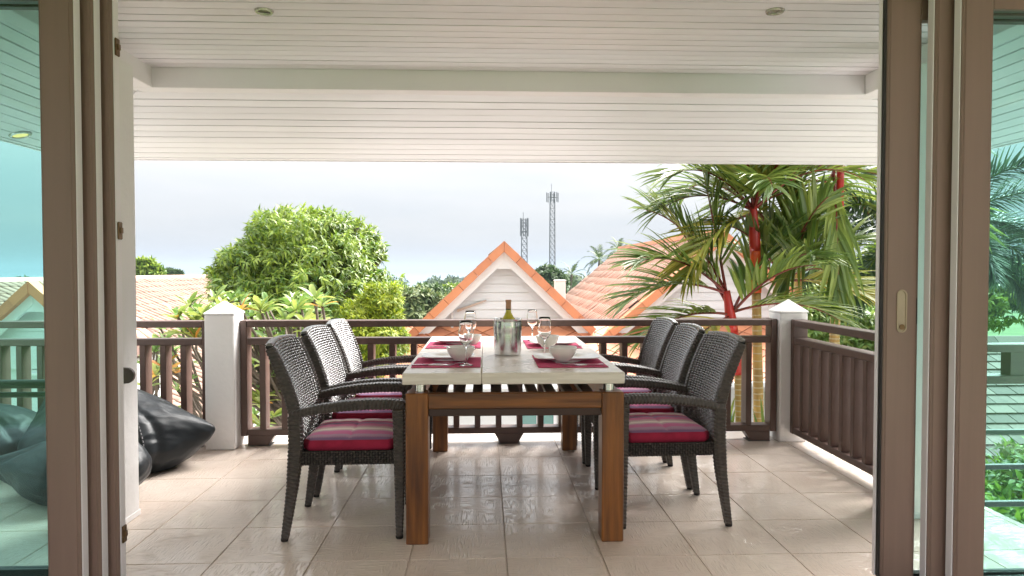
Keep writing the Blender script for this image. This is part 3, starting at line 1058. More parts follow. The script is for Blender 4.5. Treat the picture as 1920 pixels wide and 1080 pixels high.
for y0 in (ly0 + .006, ly1 - .041):
    g = MB()
    g.cbox(lx0 + LW + .0005, lx1 - LW - .0005, y0, y0 + 0.035, 0.595, 0.663, 0.003)
    g.build('apron_rail', M['table_wood_h'], table)
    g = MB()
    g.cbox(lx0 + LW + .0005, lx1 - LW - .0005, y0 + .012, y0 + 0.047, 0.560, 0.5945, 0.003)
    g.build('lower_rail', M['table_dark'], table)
for x0 in (lx0 + .008, lx1 - .043):
    g = MB()
    g.cbox(x0, x0 + .035, ly0 + LW + .0005, ly1 - LW - .0005, 0.565, 0.663, 0.003)
    g.build('side_rail', M['table_wood_h'], table)
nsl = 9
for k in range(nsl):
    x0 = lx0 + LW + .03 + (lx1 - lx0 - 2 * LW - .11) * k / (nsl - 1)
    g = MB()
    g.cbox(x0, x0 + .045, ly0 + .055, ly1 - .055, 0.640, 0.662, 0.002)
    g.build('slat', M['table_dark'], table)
xs_seam = onz(903, 697, 0.755).x - cx
for x0, x1 in ((TX0 - cx, xs_seam - .0007), (xs_seam + .0007, TX1 - cx)):
    g = MB()
    g.cbox(x0, x1, TYA - cy, TYB - cy, 0.7045, 0.755, 0.0035)
    g.build('tabletop_slab', M['stone'], table, smooth=True)

TZ = 0.7555


def on_table(px, py):
    return onz(px, py, TZ)


# place settings
def placemat(lab, x0, x1, y0, y1):
    g = MB()
    nxm, nym = 12, 10
    cxm, cym = (x0 + x1) / 2, (y0 + y1) / 2
    vs = []
    sd = random.random() * 50
    for lay in (0.0022, 0.0):
        for j in range(nym + 1):
            for i in range(nxm + 1):
                x, yy = x0 + (x1 - x0) * i / nxm - cxm, y0 + (y1 - y0) * j / nym - cym
                z = 0.0008 + 0.0012 * abs(mnoise.noise((x * 14 + sd, yy * 14, 0)))
                vs.append((x, yy, z + lay))
    n = (nxm + 1) * (nym + 1)
    fs = []
    for j in range(nym):
        for i in range(nxm):
            a = j * (nxm + 1) + i
            fs.append((a, a + 1, a + nxm + 2, a + nxm + 1))
            fs.append((n + a, n + a + nxm + 1, n + a + nxm + 2, n + a + 1))
    ring = [j for j in range(nxm + 1)] + [k * (nxm + 1) + nxm for k in range(1, nym + 1)] + [nym * (nxm + 1) + i for i in range(nxm - 1, -1, -1)] + [k * (nxm + 1) for k in range(nym - 1, 0, -1)]
    for q in range(len(ring)):
        a, b = ring[q], ring[(q + 1) % len(ring)]
        fs.append((a, n + a, n + b, b))
    g.add(vs, fs)
    o = g.build('placemat', M['mat'], loc=(cxm, cym, TZ))
    return tag(o, lab, 'placemat', 'raspberry placemats on the table')


def plate(lab, x, y, rx=0.14, ry=0.11):
    t = MB()
    rings = [(0.0, 0.006), (0.60, 0.006), (0.66, 0.009), (0.95, 0.019), (1.0, 0.021), (1.0, 0.0235), (0.95, 0.0225), (0.66, 0.0125), (0.60, 0.0095), (0.0, 0.0095)]
    # underside foot first
    n = 48
    vs, fs = [], []

    def sq(a):
        c, s = math.cos(a), math.sin(a)
        e = 2 / 5.0
        return math.copysign(abs(c) ** e, c), math.copysign(abs(s) ** e, s)
    for s, z in rings:
        for k in range(n):
            c_, s_ = sq(2 * math.pi * k / n)
            vs.append((rx * max(s, .001) * c_, ry * max(s, .001) * s_, z))
    for q in range(len(rings) - 1):
        for k in range(n):
            fs.append((q * n + k, (q + 1) * n + k, (q + 1) * n + (k + 1) % n, q * n + (k + 1) % n))
    t.add(vs, fs)
    t.lathe([(0.070, 0.0), (0.074, 0.0), (0.074, 0.0075), (0.070, 0.0075)], n=24, closed=True)
    o = t.build('plate', M['china'], smooth=True, loc=(x, y, TZ + 0.0042))
    return tag(o, lab, 'plate', 'white rectangular plates on the placemats')


def bowl(lab, x, y, r=0.063):
    g = MB()
    s = r / 0.063
    prof = [(0.0001, 0.004), (0.026, 0.004), (0.027, 0.0), (0.031, 0.0), (0.033, 0.006), (0.048, 0.020), (0.058, 0.038), (0.063, 0.058), (0.0635, 0.0605), (0.061, 0.0605), (0.0555, 0.040), (0.045, 0.023), (0.030, 0.012), (0.0001, 0.009)]
    g.lathe([(a * s, b * s) for a, b in prof], n=40)
    o = g.build('bowl', M['china'], smooth='all', loc=(x, y, TZ + 0.0142))
    return tag(o, lab, 'bowl', 'white bowls on the plates')


def wineglass(lab, x, y, h=0.185, r=0.036):
    g = MB()
    prof = [(0.0001, 0.0), (0.033, 0.0), (0.0335, 0.0015), (0.020, 0.004), (0.008, 0.008), (0.0042, 0.016), (0.0036, 0.05), (0.0042, 0.074), (0.008, 0.082), (0.020, 0.091),
            (0.031, 0.106), (0.036, 0.125), (0.0355, 0.150), (0.0315, 0.175), (0.0285, 0.1895), (0.0275, 0.1895), (0.0303, 0.175), (0.0342, 0.150), (0.0347, 0.125), (0.0297, 0.107), (0.019, 0.0935), (0.006, 0.087), (0.0001, 0.086)]
    s = h / 0.1895
    g.lathe([(a * r / 0.036, b * s) for a, b in prof], n=40)
    o = g.build('wine_glass', M['wine_glass'], smooth='all', loc=(x, y, TZ + 0.0042))
    return tag(o, lab, 'wine glass', 'wine glasses on the table')


def fork(lab, x, y, rz):
    g = MB()
    z = 0.004
    g.hull([(-0.09, -0.005, 0), (-0.09, 0.005, 0), (-0.09, -0.005, .003), (-0.09, 0.005, .003), (0.02, -0.0028, .006), (0.02, 0.0028, .006), (0.02, -0.0028, .009), (0.02, 0.0028, .009)])
    g.hull([(0.02, -0.0028, .006), (0.02, 0.0028, .006), (0.02, -0.0028, .0088), (0.02, 0.0028, .0088), (0.042, -0.011, .003), (0.042, 0.011, .003), (0.042, -0.011, .0052), (0.042, 0.011, .0052)])
    for k in range(4):
        yy = -0.0096 + 0.0064 * k
        g.hull([(0.042, yy - .0016, .003), (0.042, yy + .0016, .003), (0.042, yy - .0016, .005), (0.042, yy + .0016, .005), (0.092, yy - .0011, .009), (0.092, yy + .0011, .009), (0.092, yy - .0011, .0105), (0.092, yy + .0011, .0105)])
    o = g.build('fork', M['cutlery'], smooth=True, loc=(x, y, TZ + z))
    o.rotation_euler = (0, 0, rz)
    return tag(o, lab, 'fork', 'forks on the placemats')


def knife(lab, x, y, rz):
    g = MB()
    g.hull([(-0.10, -0.006, 0), (-0.10, 0.006, 0), (-0.10, -0.006, .006), (-0.10, 0.006, .006), (-0.02, -0.0045, 0.001), (-0.02, 0.0045, 0.001), (-0.02, -0.0045, .006), (-0.02, 0.0045, .006)])
    g.hull([(-0.02, -0.0045, 0.001), (-0.02, 0.0045, 0.001), (-0.02, -0.002, .005), (-0.02, 0.002, .005), (0.03, -0.009, 0.001), (0.03, 0.006, 0.002), (0.03, -0.009, .002), (0.03, 0.006, .0035), (0.09, -0.009, 0.001), (0.105, 0.004, .001), (0.105, 0.004, .003), (0.09, -.009, .002)])
    o = g.build('knife', M['cutlery'], smooth=True, loc=(x, y, TZ + 0.004))
    o.rotation_euler = (0, 0, rz)
    return tag(o, lab, 'knife', 'knives on the placemats')


# near left, far left, near right, far right
SET = [
    ('near left', -1, onz(770, 690, TZ), onz(901, 690, TZ), onz(902, 671, TZ).y),
    ('far left', -1, onz(797, 654, TZ), onz(901, 654, TZ), onz(902, 641, TZ).y),
    ('near right', 1, onz(1010, 690, TZ), onz(1141, 689, TZ), onz(1000, 667, TZ).y),
    ('far right', 1, onz(989, 654, TZ), onz(1092, 653, TZ), onz(982, 638, TZ).y)]
place = {'near left': 'on the left side of the table nearest the camera', 'far left': 'on the left side of the table, farther back',
         'near right': 'on the right side of the table nearest the camera', 'far right': 'on the right side of the table, farther back'}
for nm, sd, a, b, yb in SET:
    x0, x1 = a.x, b.x
    y0, y1 = a.y, yb
    placemat('raspberry pink placemat ' + place[nm], x0, x1, y0, y1)
mats_y = {nm: (a.y, yb) for nm, sd, a, b, yb in SET}


def yz(py, z):
    return onz(960, py, z).y


for nm, pxs, py, lab in [('nl', (789, 889), 672, 'white plate with upturned rim in the near left setting'), ('nr', (1003, 1128), 674, 'white plate with upturned rim in the near right setting'),
                         ('fl', (815, 900), 641, 'white plate with upturned rim in the far left setting'), ('fr', (995, 1082), 645, 'white plate with upturned rim in the far right setting')]:
    a, b = onz(pxs[0], py, TZ + .02), onz(pxs[1], py, TZ + .02)
    plate(lab, (a.x + b.x) / 2, a.y + 0.085, rx=(b.x - a.x) / 2, ry=0.105)
for pxs, py, lab in [((836, 890), 675, 'white bowl on the near left plate, behind the wine glass stem'), ((1028, 1086), 676, 'white bowl on the near right plate, in front of its glass'),
                     ((868, 900), 645, 'white bowl on the far left plate, half hidden by a glass'), ((1005, 1050), 650, 'white bowl on the far right plate, above the near right one')]:
    a, b = onz(pxs[0], py, TZ + .02), onz(pxs[1], py, TZ + .02)
    r = (b.x - a.x) / 2 * 1.0
    bowl(lab, (a.x + b.x) / 2, a.y + 0.04, r=min(max(r, .058), .068))
for px, py, top, wpx, lab in [(874, 687, 603, 29, 'wine glass standing on the near left placemat, in front of the bowl'), (1021, 670, 596, 26, 'wine glass standing on the near right placemat, behind the bowl'),
                              (882, 656, 584, 21, 'wine glass standing on the far left placemat'), (998, 640, 582, 20, 'wine glass standing on the far right placemat, nearest the balustrade')]:
    p = onz(px, py - 2, TZ + .004)
    h = at(px, top, p.y).z - TZ
    wineglass(lab, p.x, p.y, h=h, r=max(0.034, wpx / 2 / FPX * p.y))
for px, py, rz, lk, lf in [(812, 685, 0, 'steel knife on the near left placemat', 'steel fork on the near left placemat'), (1092, 685, math.pi, 'steel knife on the near right placemat', 'steel fork on the near right placemat'),
                           (838, 650.5, 0, 'steel knife on the far left placemat', 'steel fork on the far left placemat'), (1058, 650, math.pi, 'steel knife on the far right placemat', 'steel fork on the far right placemat')]:
    p = onz(px, py, TZ + .004)
    knife(lk, p.x, p.y, rz + 0.04)
    fork(lf, p.x + (0.05 if rz == 0 else -.03), p.y + 0.026, rz + (0.10 if rz == 0 else -0.14))

# ice bucket with a bottle in it
p = onz(952.5, 667, TZ)
bk = thing('wine_bucket', 'shiny steel wine bucket in the middle of the table', 'bucket', (p.x, p.y + 0.05, TZ))
sz = (p.y + .05) / FPX
rb, rtp = 24.5 * sz, 27.0 * sz
hb = at(952, 598, p.y + .05).z - TZ
g = MB()
prof = [(0.0001, 0.0), (rb - .004, 0.0), (rb, 0.004)]
for k in range(1, 12):
    f = k / 12
    rr = rb + (rtp - rb) * f ** 0.9
    if k in (9, 10):
        rr += 0.0018
    prof.append((rr, hb * f))
prof += [(rtp, hb - .003), (rtp + .002, hb), (rtp - .002, hb + .0005), (rtp - .003, hb - .004), (rb - .003, 0.006), (0.0001, 0.005)]
g.lathe(prof, n=56)
g.build('body', M['steel'], bk, smooth=True)
g = MB()
g.tube([(rtp * 0.99 * math.cos(a), rtp * 0.99 * math.sin(a), hb + .0012) for a in [2 * math.pi * k / 56 for k in range(57)]], 0.0022, n=6, caps=False)
g.build('rim', M['steel'], bk, smooth='all')
for a0 in (R(-105), R(75)):
    g = MB()
    cxk, cyk = (rtp - .001) * math.cos(a0), (rtp - .001) * math.sin(a0)
    g.lathe([(0.0001, -0.006), (0.0045, -0.005), (0.006, 0), (0.0045, 0.005), (0.0001, 0.006)], c=(cxk + .006 * math.cos(a0), cyk + .006 * math.sin(a0), hb * .80), n=12)
    g.build('knob', M['steel'], bk, smooth='all')
bt = thing('wine_bottle', 'pale olive wine bottle with tan foil standing in the steel bucket', 'bottle', (p.x + .004, p.y + 0.052, TZ + 0.0075))
ztop = at(956, 562, p.y + .05).z - TZ - .0075
g = MB()
sb = ztop
g.lathe([(0.0001, 0.0), (0.035, 0.0), (0.0375, 0.005), (0.0375, sb - .125), (0.034, sb - .102), (0.022, sb - .080), (0.0150, sb - .066), (0.0140, sb - .052)], n=28)
g.build('glass_body', M['bottle'], bt, smooth=True)
g = MB()
g.lathe([(0.0142, sb - .053), (0.0142, sb - .0465)], n=24)
g.build('neck_band', M['bottle_label'], bt, smooth=True)
g = MB()
g.lathe([(0.0144, sb - .047), (0.0142, sb - .012), (0.0157, sb - .011), (0.0157, sb - .002), (0.014, sb), (0.0001, sb)], n=24)
g.build('foil_cap', M['foil'], bt, smooth=True)

# ------------------------------------------------------------------ wicker chairs
def wicker_sweep(g, path, ra, rb, pitch=0.0085, cols=16, yside=Vector((0, 1, 0)), amp=0.075):
    """square-ish wrapped member along path; ra in-plane half size, rb sideways half size (lists per point)"""
    P = [Vector(p) for p in path]
    seg = [0.0]
    for i in range(1, len(P)):
        seg.append(seg[-1] + (P[i] - P[i - 1]).length)
    tot = seg[-1]
    n = max(4, int(tot / (pitch / 2)))

    def ev(s):
        for i in range(1, len(P)):
            if s <= seg[i] + 1e-9:
                f = (s - seg[i - 1]) / max(seg[i] - seg[i - 1], 1e-9)
                return P[i - 1].lerp(P[i], f), ra[i - 1] + (ra[i] - ra[i - 1]) * f, rb[i - 1] + (rb[i] - rb[i - 1]) * f
        return P[-1], ra[-1], rb[-1]
    rings, fs = [], []
    for k in range(n + 1):
        s = tot * k / n
        c, a, b = ev(s)
        c0, _, _ = ev(max(0, s - .01))
        c1, _, _ = ev(min(tot, s + .01))
        t = (c1 - c0).normalized()
        u = t.cross(yside).normalized()
        endf = 1.0 if 0 < k < n else 0.82
        for q in range(cols):
            an = 2 * math.pi * (q + .5) / cols
            ca, sa = math.cos(an), math.sin(an)
            e = 2 / 3.6
            x, y_ = math.copysign(abs(ca) ** e, ca), math.copysign(abs(sa) ** e, sa)
            ph = (k + 2 * (q // 2 % 2)) % 4
            d = 1 + amp * (1 if ph in (1, 2) else -1) * 0.7 - (0.05 if q % 2 else 0)
            rings.append(c + u * (a * x * d * endf) + yside * (b * y_ * d * endf))
    for k in range(n):
        for q in range(cols):
            q2 = (q + 1) % cols
            fs.append((k * cols + q, k * cols + q2, (k + 1) * cols + q2, (k + 1) * cols + q))
    fs.append(tuple(reversed(range(cols))))
    fs.append(tuple(n * cols + q for q in range(cols)))
    g.add(rings, fs)


def weave(g, S, nu, nv, amp, wfrac=0.74):
    """basket weave of rounded strands over the surface S(u, v) -> (point, normal), u and v in 0..1"""
    def strand(k, along_u):
        m = nu if along_u else nv
        n = nv if along_u else nu
        c = (k + .5) / n
        hw = min(wfrac / n / 2, .018)
        vs, fs = [], []
        steps = m * (4 if m < 20 else 2)
        for i in range(steps + 1):
            s = i / steps
            # height: over at even crossings
            x = s * m
            par = 1 if along_u else -1
            h = amp * math.sin(math.pi * (x - 0.0)) * (1 if k % 2 else -1) * par
            h = amp * math.cos(math.pi * (x - .5)) * (1 if k % 2 else -1) * par
            for e, dh in ((-1, -0.75), (0, 0.45), (1, -0.75)):
                uu, vv = (s, c + e * hw) if along_u else (c + e * hw, s)
                p, nn = S(min(max(uu, 0), 1), min(max(vv, 0), 1))
                vs.append(p + nn * (h + dh * amp))
        for i in range(steps):
            for e in range(2):
                a = i * 3 + e
                fs.append((a, a + 1, a + 4, a + 3))
        g.add(vs, fs)
    for k in range(nv):
        strand(k, True)
    for k in range(nu):
        strand(k, False)


HWY = 0.222         # half width to leg centres


def back_x(z):
    # rear line of the chair: foot splays back, waist forward, top leans back
    pts = [(0.0, -0.262), (0.12, -0.243), (0.25, -0.224), (0.36, -0.214), (0.46, -0.208), (0.56, -0.214), (0.66, -0.240), (0.76, -0.276), (0.868, -0.325)]
    for i in range(1, len(pts)):
        if z <= pts[i][0]:
            f = (z - pts[i - 1][0]) / (pts[i][0] - pts[i - 1][0])
            return pts[i - 1][1] + (pts[i][1] - pts[i - 1][1]) * f
    return pts[-1][1]


def make_chair():
    t = thing('wicker_armchair', '', 'chair')
    for s in (-1, 1):
        y0 = s * HWY
        g = MB()                                         # rear leg and back post in one sweep
        zs = [0.012, 0.08, 0.16, 0.25, 0.34, 0.42, 0.50, 0.56]
        wicker_sweep(g, [(back_x(z), y0, z) for z in zs], [0.017, 0.020, 0.023, 0.027, 0.031, 0.032, 0.032, 0.031], [0.017, 0.018, 0.020, 0.022, 0.024, 0.024, 0.024, 0.024])
        lg = g.build('rear_leg', M['wicker'], t)
        g = MB()
        g.lathe([(0.0001, 0.0), (0.015, 0.0), (0.017, 0.004), (0.017, 0.013), (0.0001, 0.013)], c=(back_x(0), y0, 0), n=12)
        g.build('foot_cap', M['wicker_core'], lg, smooth=True)
        g = MB()
        zs = [0.012, 0.1, 0.2, 0.32, 0.42, 0.52, 0.585]
        xx = [0.243, 0.244, 0.245, 0.245, 0.244, 0.243, 0.241]
        wicker_sweep(g, [(x, y0, z) for x, z in zip(xx, zs)], [0.016, 0.019, 0.022, 0.025, 0.026, 0.027, 0.028], [0.017, 0.018, 0.020, 0.023, 0.024, 0.025, 0.026])
        lg = g.build('front_leg', M['wicker'], t)
        g = MB()
        g.lathe([(0.0001, 0.0), (0.015, 0.0), (0.017, 0.004), (0.017, 0.013), (0.0001, 0.013)], c=(0.243, y0, 0), n=12)
        g.build('foot_cap', M['wicker_core'], lg, smooth=True)
        g = MB()
        xs_ = [-0.235, -0.18, -0.10, 0.0, 0.10, 0.19, 0.250, 0.275]
        zs = [0.562, 0.572, 0.588, 0.600, 0.606, 0.606, 0.602, 0.596]
        wicker_sweep(g, [(x, y0, z) for x, z in zip(xs_, zs)], [0.018, 0.020, 0.022, 0.024, 0.025, 0.025, 0.024, 0.018], [0.022, 0.024, 0.026, 0.028, 0.029, 0.029, 0.028, 0.024])
        g.build('armrest', M['wicker'], t)
        g = MB()                                         # side edge of the back
        zs = [0.565, 0.64, 0.72, 0.80, 0.858]
        wicker_sweep(g, [(back_x(z) + .002, y0 - s * .004, z) for z in zs], [0.029, 0.028, 0.027, 0.025, 0.021], [0.018] * 5)
        g.build('back_edge', M['wicker'], t)
        # side apron
        g = MB()
        yo = y0 + s * .012

        def Sside(u, v, s=s, yo=yo):
            return Vector((-0.195 + 0.42 * u, yo, 0.338 + 0.062 * v)), Vector((0, s, 0))
        weave(g, Sside, 34, 6, 0.0036)
        ap = g.build('side_apron', M['wicker'], t, smooth='all')
        g = MB()
        g.box(-0.19, 0.225, min(y0, yo - s * .004), max(y0, yo - s * .004), 0.338, 0.398)
        g.build('apron_core', M['wicker_core'], ap)
    g = MB()

    def Sfront(u, v):
        return Vector((0.258, -HWY + .02 + (2 * HWY - .04) * u, 0.338 + 0.062 * v)), Vector((1, 0, 0))
    weave(g, Sfront, 34, 6, 0.0036)
    ap = g.build('front_apron', M['wicker'], t, smooth='all')
    g = MB()
    g.box(0.235, 0.254, -HWY + .02, HWY - .02, 0.338, 0.398)
    g.box(-0.215, 0.234, -HWY + .001, HWY - .001, 0.36, 0.394)
    g.build('seat_deck', M['wicker_core'], ap)
    # back: core slab, woven face, woven rear
    hw = HWY - .014

    def back_pt(u, v, off):
        z = 0.40 + (0.866 - 0.40) * v
        yy = -hw + 2 * hw * u
        dish = -0.022 * (1 - (2 * u - 1) ** 2)
        crown = 0.010 * (1 - (2 * u - 1) ** 2) * max(0, v - .8) / .2
        return Vector((back_x(z) + dish + off, yy, z + crown)), Vector((1, 0, 0.3)).normalized()
    g = MB()
    weave(g, lambda u, v: back_pt(u, v, 0.019), 15, 40, 0.0056)
    g.build('woven_back', M['weave'], t, smooth='all')
    g = MB()

    def rearS(u, v):
        p, n = back_pt(u, v, -0.020)
        return p, -n
    weave(g, rearS, 12, 24, 0.0045)
    g.build('rear_panel', M['weave'], t, smooth='all')
    g = MB()
    nu, nv = 8, 12
    vs, fs = [], []
    for off in (0.0142, -0.0155):
        for j in range(nv + 1):
            for i in range(nu + 1):
                vs.append(back_pt(i / nu, j / nv, off)[0])
    m = (nu + 1) * (nv + 1)
    for j in range(nv):
        for i in range(nu):
            a = j * (nu + 1) + i
            fs += [(a, a + 1, a + nu + 2, a + nu + 1), (m + a, m + a + nu + 1, m + a + nu + 2, m + a + 1)]
    for i in range(nu):
        a = nv * (nu + 1) + i
        fs += [(a, a + 1, m + a + 1, m + a), (i, m + i, m + i + 1, i + 1)]
    for j in range(nv):
        a = j * (nu + 1)
        fs += [(a, a + nu + 1, m + a + nu + 1, m + a), (a + nu, m + a + nu, m + a + 2 * nu + 1, a + 2 * nu + 1)]
    g.add(vs, fs)
    g.build('back_core', M['wicker_core'], t, smooth=True)
    g = MB()                                             # rolled top edge
    wicker_sweep(g, [back_pt(u, 1.0, 0.0)[0] for u in (0.0, 0.2, 0.4, 0.6, 0.8, 1.0)], [0.013] * 6, [0.017] * 6, yside=Vector((1, 0, 0)), cols=12)
    g.build('top_roll', M['weave'], t)
    # cushion: crimson boxing, striped tufted top
    g = MB()
    nX, nY = 26, 24
    x0, x1, y0, y1 = -0.180, 0.222, -0.205, 0.205
    zb_, zt = 0.3995, 0.448

    def edge(u, v):
        a = min(u, 1 - u, v, 1 - v)
        return a
    top = {}
    vs, fs = [], []
    for j in range(nY + 1):
        for i in range(nX + 1):
            u, v = i / nX, j / nY
            cu, cv = 2 * u - 1, 2 * v - 1
            rr = 0.045
            x = x0 + (x1 - x0) * u
            y_ = y0 + (y1 - y0) * v
            # rounded plan corners
            ex, ey = abs(cu), abs(cv)
            k = max(0, ex - .86) / .14 * max(0, ey - .86) / .14
            x -= math.copysign(0.016 * k, cu)
            y_ -= math.copysign(0.016 * k, cv)
            z = zt + 0.017 * (1 - ex ** 4) * (1 - ey ** 4)
            tu = abs(math.sin(u * math.pi * 4)) ** 0.5
            tv = abs(math.sin(v * math.pi * 3)) ** 0.5
            z -= 0.007 * (1 - min(tu, tv) ** .6)
            vs.append((x, y_, z))
    for j in range(nY):
        for i in range(nX):
            a = j * (nX + 1) + i
            fs.append((a, a + 1, a + nX + 2, a + nX + 1))
    g.add(vs, fs)
    ring = [i for i in range(nX + 1)] + [k * (nX + 1) + nX for k in range(1, nY + 1)] + [nY * (nX + 1) + i for i in range(nX - 1, -1, -1)] + [k * (nX + 1) for k in range(nY - 1, 0, -1)]
    g.cur = 1
    lay = []
    cxx, cyy = (x0 + x1) / 2, 0
    for dz, ex in ((0.0, 0.0), (-0.006, 0.007), (-0.018, 0.011), (-0.036, 0.010), (-0.046, 0.003)):
        row = []
        for q in ring:
            x, y_, z = vs[q]
            dx, dy = x - cxx, y_ - cyy
            ln = math.hypot(dx, dy)
            row.append((x + dx / ln * ex, y_ + dy / ln * ex, min(z, zt + .0) + dz if dz else z))
        lay.append(row)
    flat = [p for row in lay for p in row]
    n = len(ring)
    fs2 = []
    for q in range(len(lay) - 1):
        for k in range(n):
            fs2.append((q * n + k, (q + 1) * n + k, (q + 1) * n + (k + 1) % n, q * n + (k + 1) % n))
    fs2.append(tuple((len(lay) - 1) * n + k for k in range(n)))
    g.add(flat, fs2)
    g.build('cushion', [M['cushion_top'], M['cushion_side']], t, smooth=True)
    return t


chair = make_chair()
spots = [(-0.632, 3.265, 0.025, 'near left wicker armchair with striped cushion, first on its side of the table'),
         (-0.626, 3.845, -0.03, 'middle wicker armchair in the row left of the table'),
         (-0.618, 4.365, 0.008, 'wicker armchair at the balustrade end of the row left of the table'),
         (0.876, 3.352, math.pi + 0.028, 'near right wicker armchair with striped cushion, first on its side of the table'),
         (0.868, 3.905, math.pi - 0.03, 'middle wicker armchair in the row right of the table'),
         (0.862, 4.415, math.pi + 0.006, 'wicker armchair at the balustrade end of the row right of the table')]
for i, (x, y, rz, lab) in enumerate(spots):
    o = chair if i == 0 else copy_tree(chair)
    o.location = (x, y, 0)
    o.rotation_euler = (0, 0, rz)
    for ch in o.children:
        if ch.name.startswith('cushion'):
            ch.location = (random.uniform(-.008, .008), random.uniform(-.01, .01), 0)
            ch.rotation_euler = (0, 0, random.uniform(-.03, .03))
            ch.scale = (1, 1 if i % 2 == 0 else -1, 1)
    tag(o, lab, 'chair', 'wicker armchairs round the dining table')

# ------------------------------------------------------------------ black bean bags
def bean_bag(lab, loc, rz, sx, sy, h, tip=(0.55, 0.12), seed=0.0, tip2=None, seam_a=-42):
    t = thing('bean_bag', lab, 'bean bag', loc, rz, group='black bean bags in the left corner')
    bm = bmesh.new()
    bmesh.ops.create_icosphere(bm, subdivisions=6, radius=1.0)
    for v in bm.verts:
        p = v.co.copy()
        z = p.z
        # flattened bottom, sagging belly
        belly = 1.0 + 0.16 * max(0, -z) - 0.18 * max(0, z)
        x, y_ = p.x * sx * belly, p.y * sy * belly
        zz = (z * 0.5 + 0.5)
        zz = max(0.0, (zz - 0.12) / 0.88) ** 0.9 * h
        d = Vector((tip[0], 0, tip[1])).normalized()
        f = max(0, p.normalized().dot(d))
        x += tip[0] * sx * f ** 13
        y_ *= 1 - 0.45 * f ** 5
        if tip2:
            d2 = Vector((tip2[0], 0.0, tip2[1])).normalized()
            f2 = max(0, p.normalized().dot(d2))
            x += tip2[0] * sx * 0.5 * f2 ** 8
            zz += tip2[1] * h * 0.5 * f2 ** 8
        q = Vector((p.x * 1.5 + seed, p.y * 1.5, p.z * 1.5))
        fold = mnoise.noise(q)
        q2 = Vector((p.x * 1.3 + seed, p.y * 4.2 + p.z * 1.5, p.z * 4.2 - p.x * 1.1))
        fold2 = .35 - abs(mnoise.noise(q2)) * 1.6
        fold3 = .3 - abs(mnoise.noise(q2 * 2.1 + Vector((3, 7, 1)))) * 1.4
        nrm = p.normalized()
        k = 0.06 * fold + 0.016 * fold2 + 0.006 * fold3 - 0.040 * math.exp(-(((math.atan2(p.y, p.x) - R(seam_a) + math.pi / 6) % (math.pi / 3) - math.pi / 6) / .055) ** 2) * max(0, 1 - abs(p.z) ** 3)
        x += nrm.x * k * sx
        y_ += nrm.y * k * sy
        zz = zz + (nrm.z * k * h if zz > 0.02 else 0)
        v.co = (x, y_, max(0.0, zz))
    me = bpy.data.meshes.new('cover')
    bm.to_mesh(me)
    bm.free()
    me.materials.append(M['vinyl'])
    me.polygons.foreach_set('use_smooth', [True] * len(me.polygons))
    o = link('cover', me, t)
    return t, o


def seam(t, o, ang, m, n=34):
    """stitched seam laid on the surface along a vertical plane"""
    dg = bpy.context.evaluated_depsgraph_get()
    g = MB()
    me = o.data
    from mathutils.bvhtree import BVHTree
    bv = BVHTree.FromPolygons([v.co for v in me.vertices], [p.vertices[:] for p in me.polygons])
    pts = []
    for k in range(n):
        el = R(4 + 78 * k / (n - 1))
        d = Vector((math.cos(ang) * math.cos(el), math.sin(ang) * math.cos(el), math.sin(el)))
        hit = bv.ray_cast(Vector((0, 0, 0.05)) + d * 3, -d)
        if hit[0] is not None:
            pts.append((hit[0] + hit[1] * .0015))
    for k in range(0, len(pts) - 1):
        a, b = Vector(pts[k]), Vector(pts[k + 1])
        g.tube([a.lerp(b, .15), a.lerp(b, .75)], 0.0034, n=5)
    g.build('seam', m, t)


t, o = bean_bag('black bean bag slumped against the balustrade, pointed end toward the white newel post', (-2.27, 4.23, 0), R(2), 0.50, 0.36, 0.45, tip=(0.25, 0.02), seed=3.1, tip2=(-0.35, 0.9))
seam(t, o, R(-42), M['stitch'], n=28)
t, o = bean_bag('black bean bag farthest left, seen through the green glass', (-3.12, 4.20, 0), R(190), 0.52, 0.36, 0.40, tip=(0.3, 0.5), seed=8.4)
t, o = bean_bag('small black bean bag in front of the others, mostly hidden by the door frames', (-2.14, 3.72, 0), R(185), 0.325, 0.27, 0.345, tip=(0.62, 0.05), seed=12.7)
seam(t, o, R(150), M['stitch'])

#__OUTSIDE__
# ------------------------------------------------------------------ neighbouring houses
def clip_poly(poly, x0, x1, y0, y1):
    def cl(pts, f, inter):
        o = []
        for i in range(len(pts)):
            a, b = pts[i - 1], pts[i]
            ia, ib = f(a), f(b)
            if ib:
                if not ia:
                    o.append(inter(a, b))
                o.append(b)
            elif ia:
                o.append(inter(a, b))
        return o

    def ix(v):
        return lambda a, b: (v, a[1] + (b[1] - a[1]) * (v - a[0]) / (b[0] - a[0]))

    def iy(v):
        return lambda a, b: (a[0] + (b[0] - a[0]) * (v - a[1]) / (b[1] - a[1]), v)
    for f, i in ((lambda p: p[0] >= x0, ix(x0)), (lambda p: p[0] <= x1, ix(x1)), (lambda p: p[1] >= y0, iy(y0)), (lambda p: p[1] <= y1, iy(y1))):
        poly = cl(poly, f, i)
        if len(poly) < 3:
            return []
    return poly


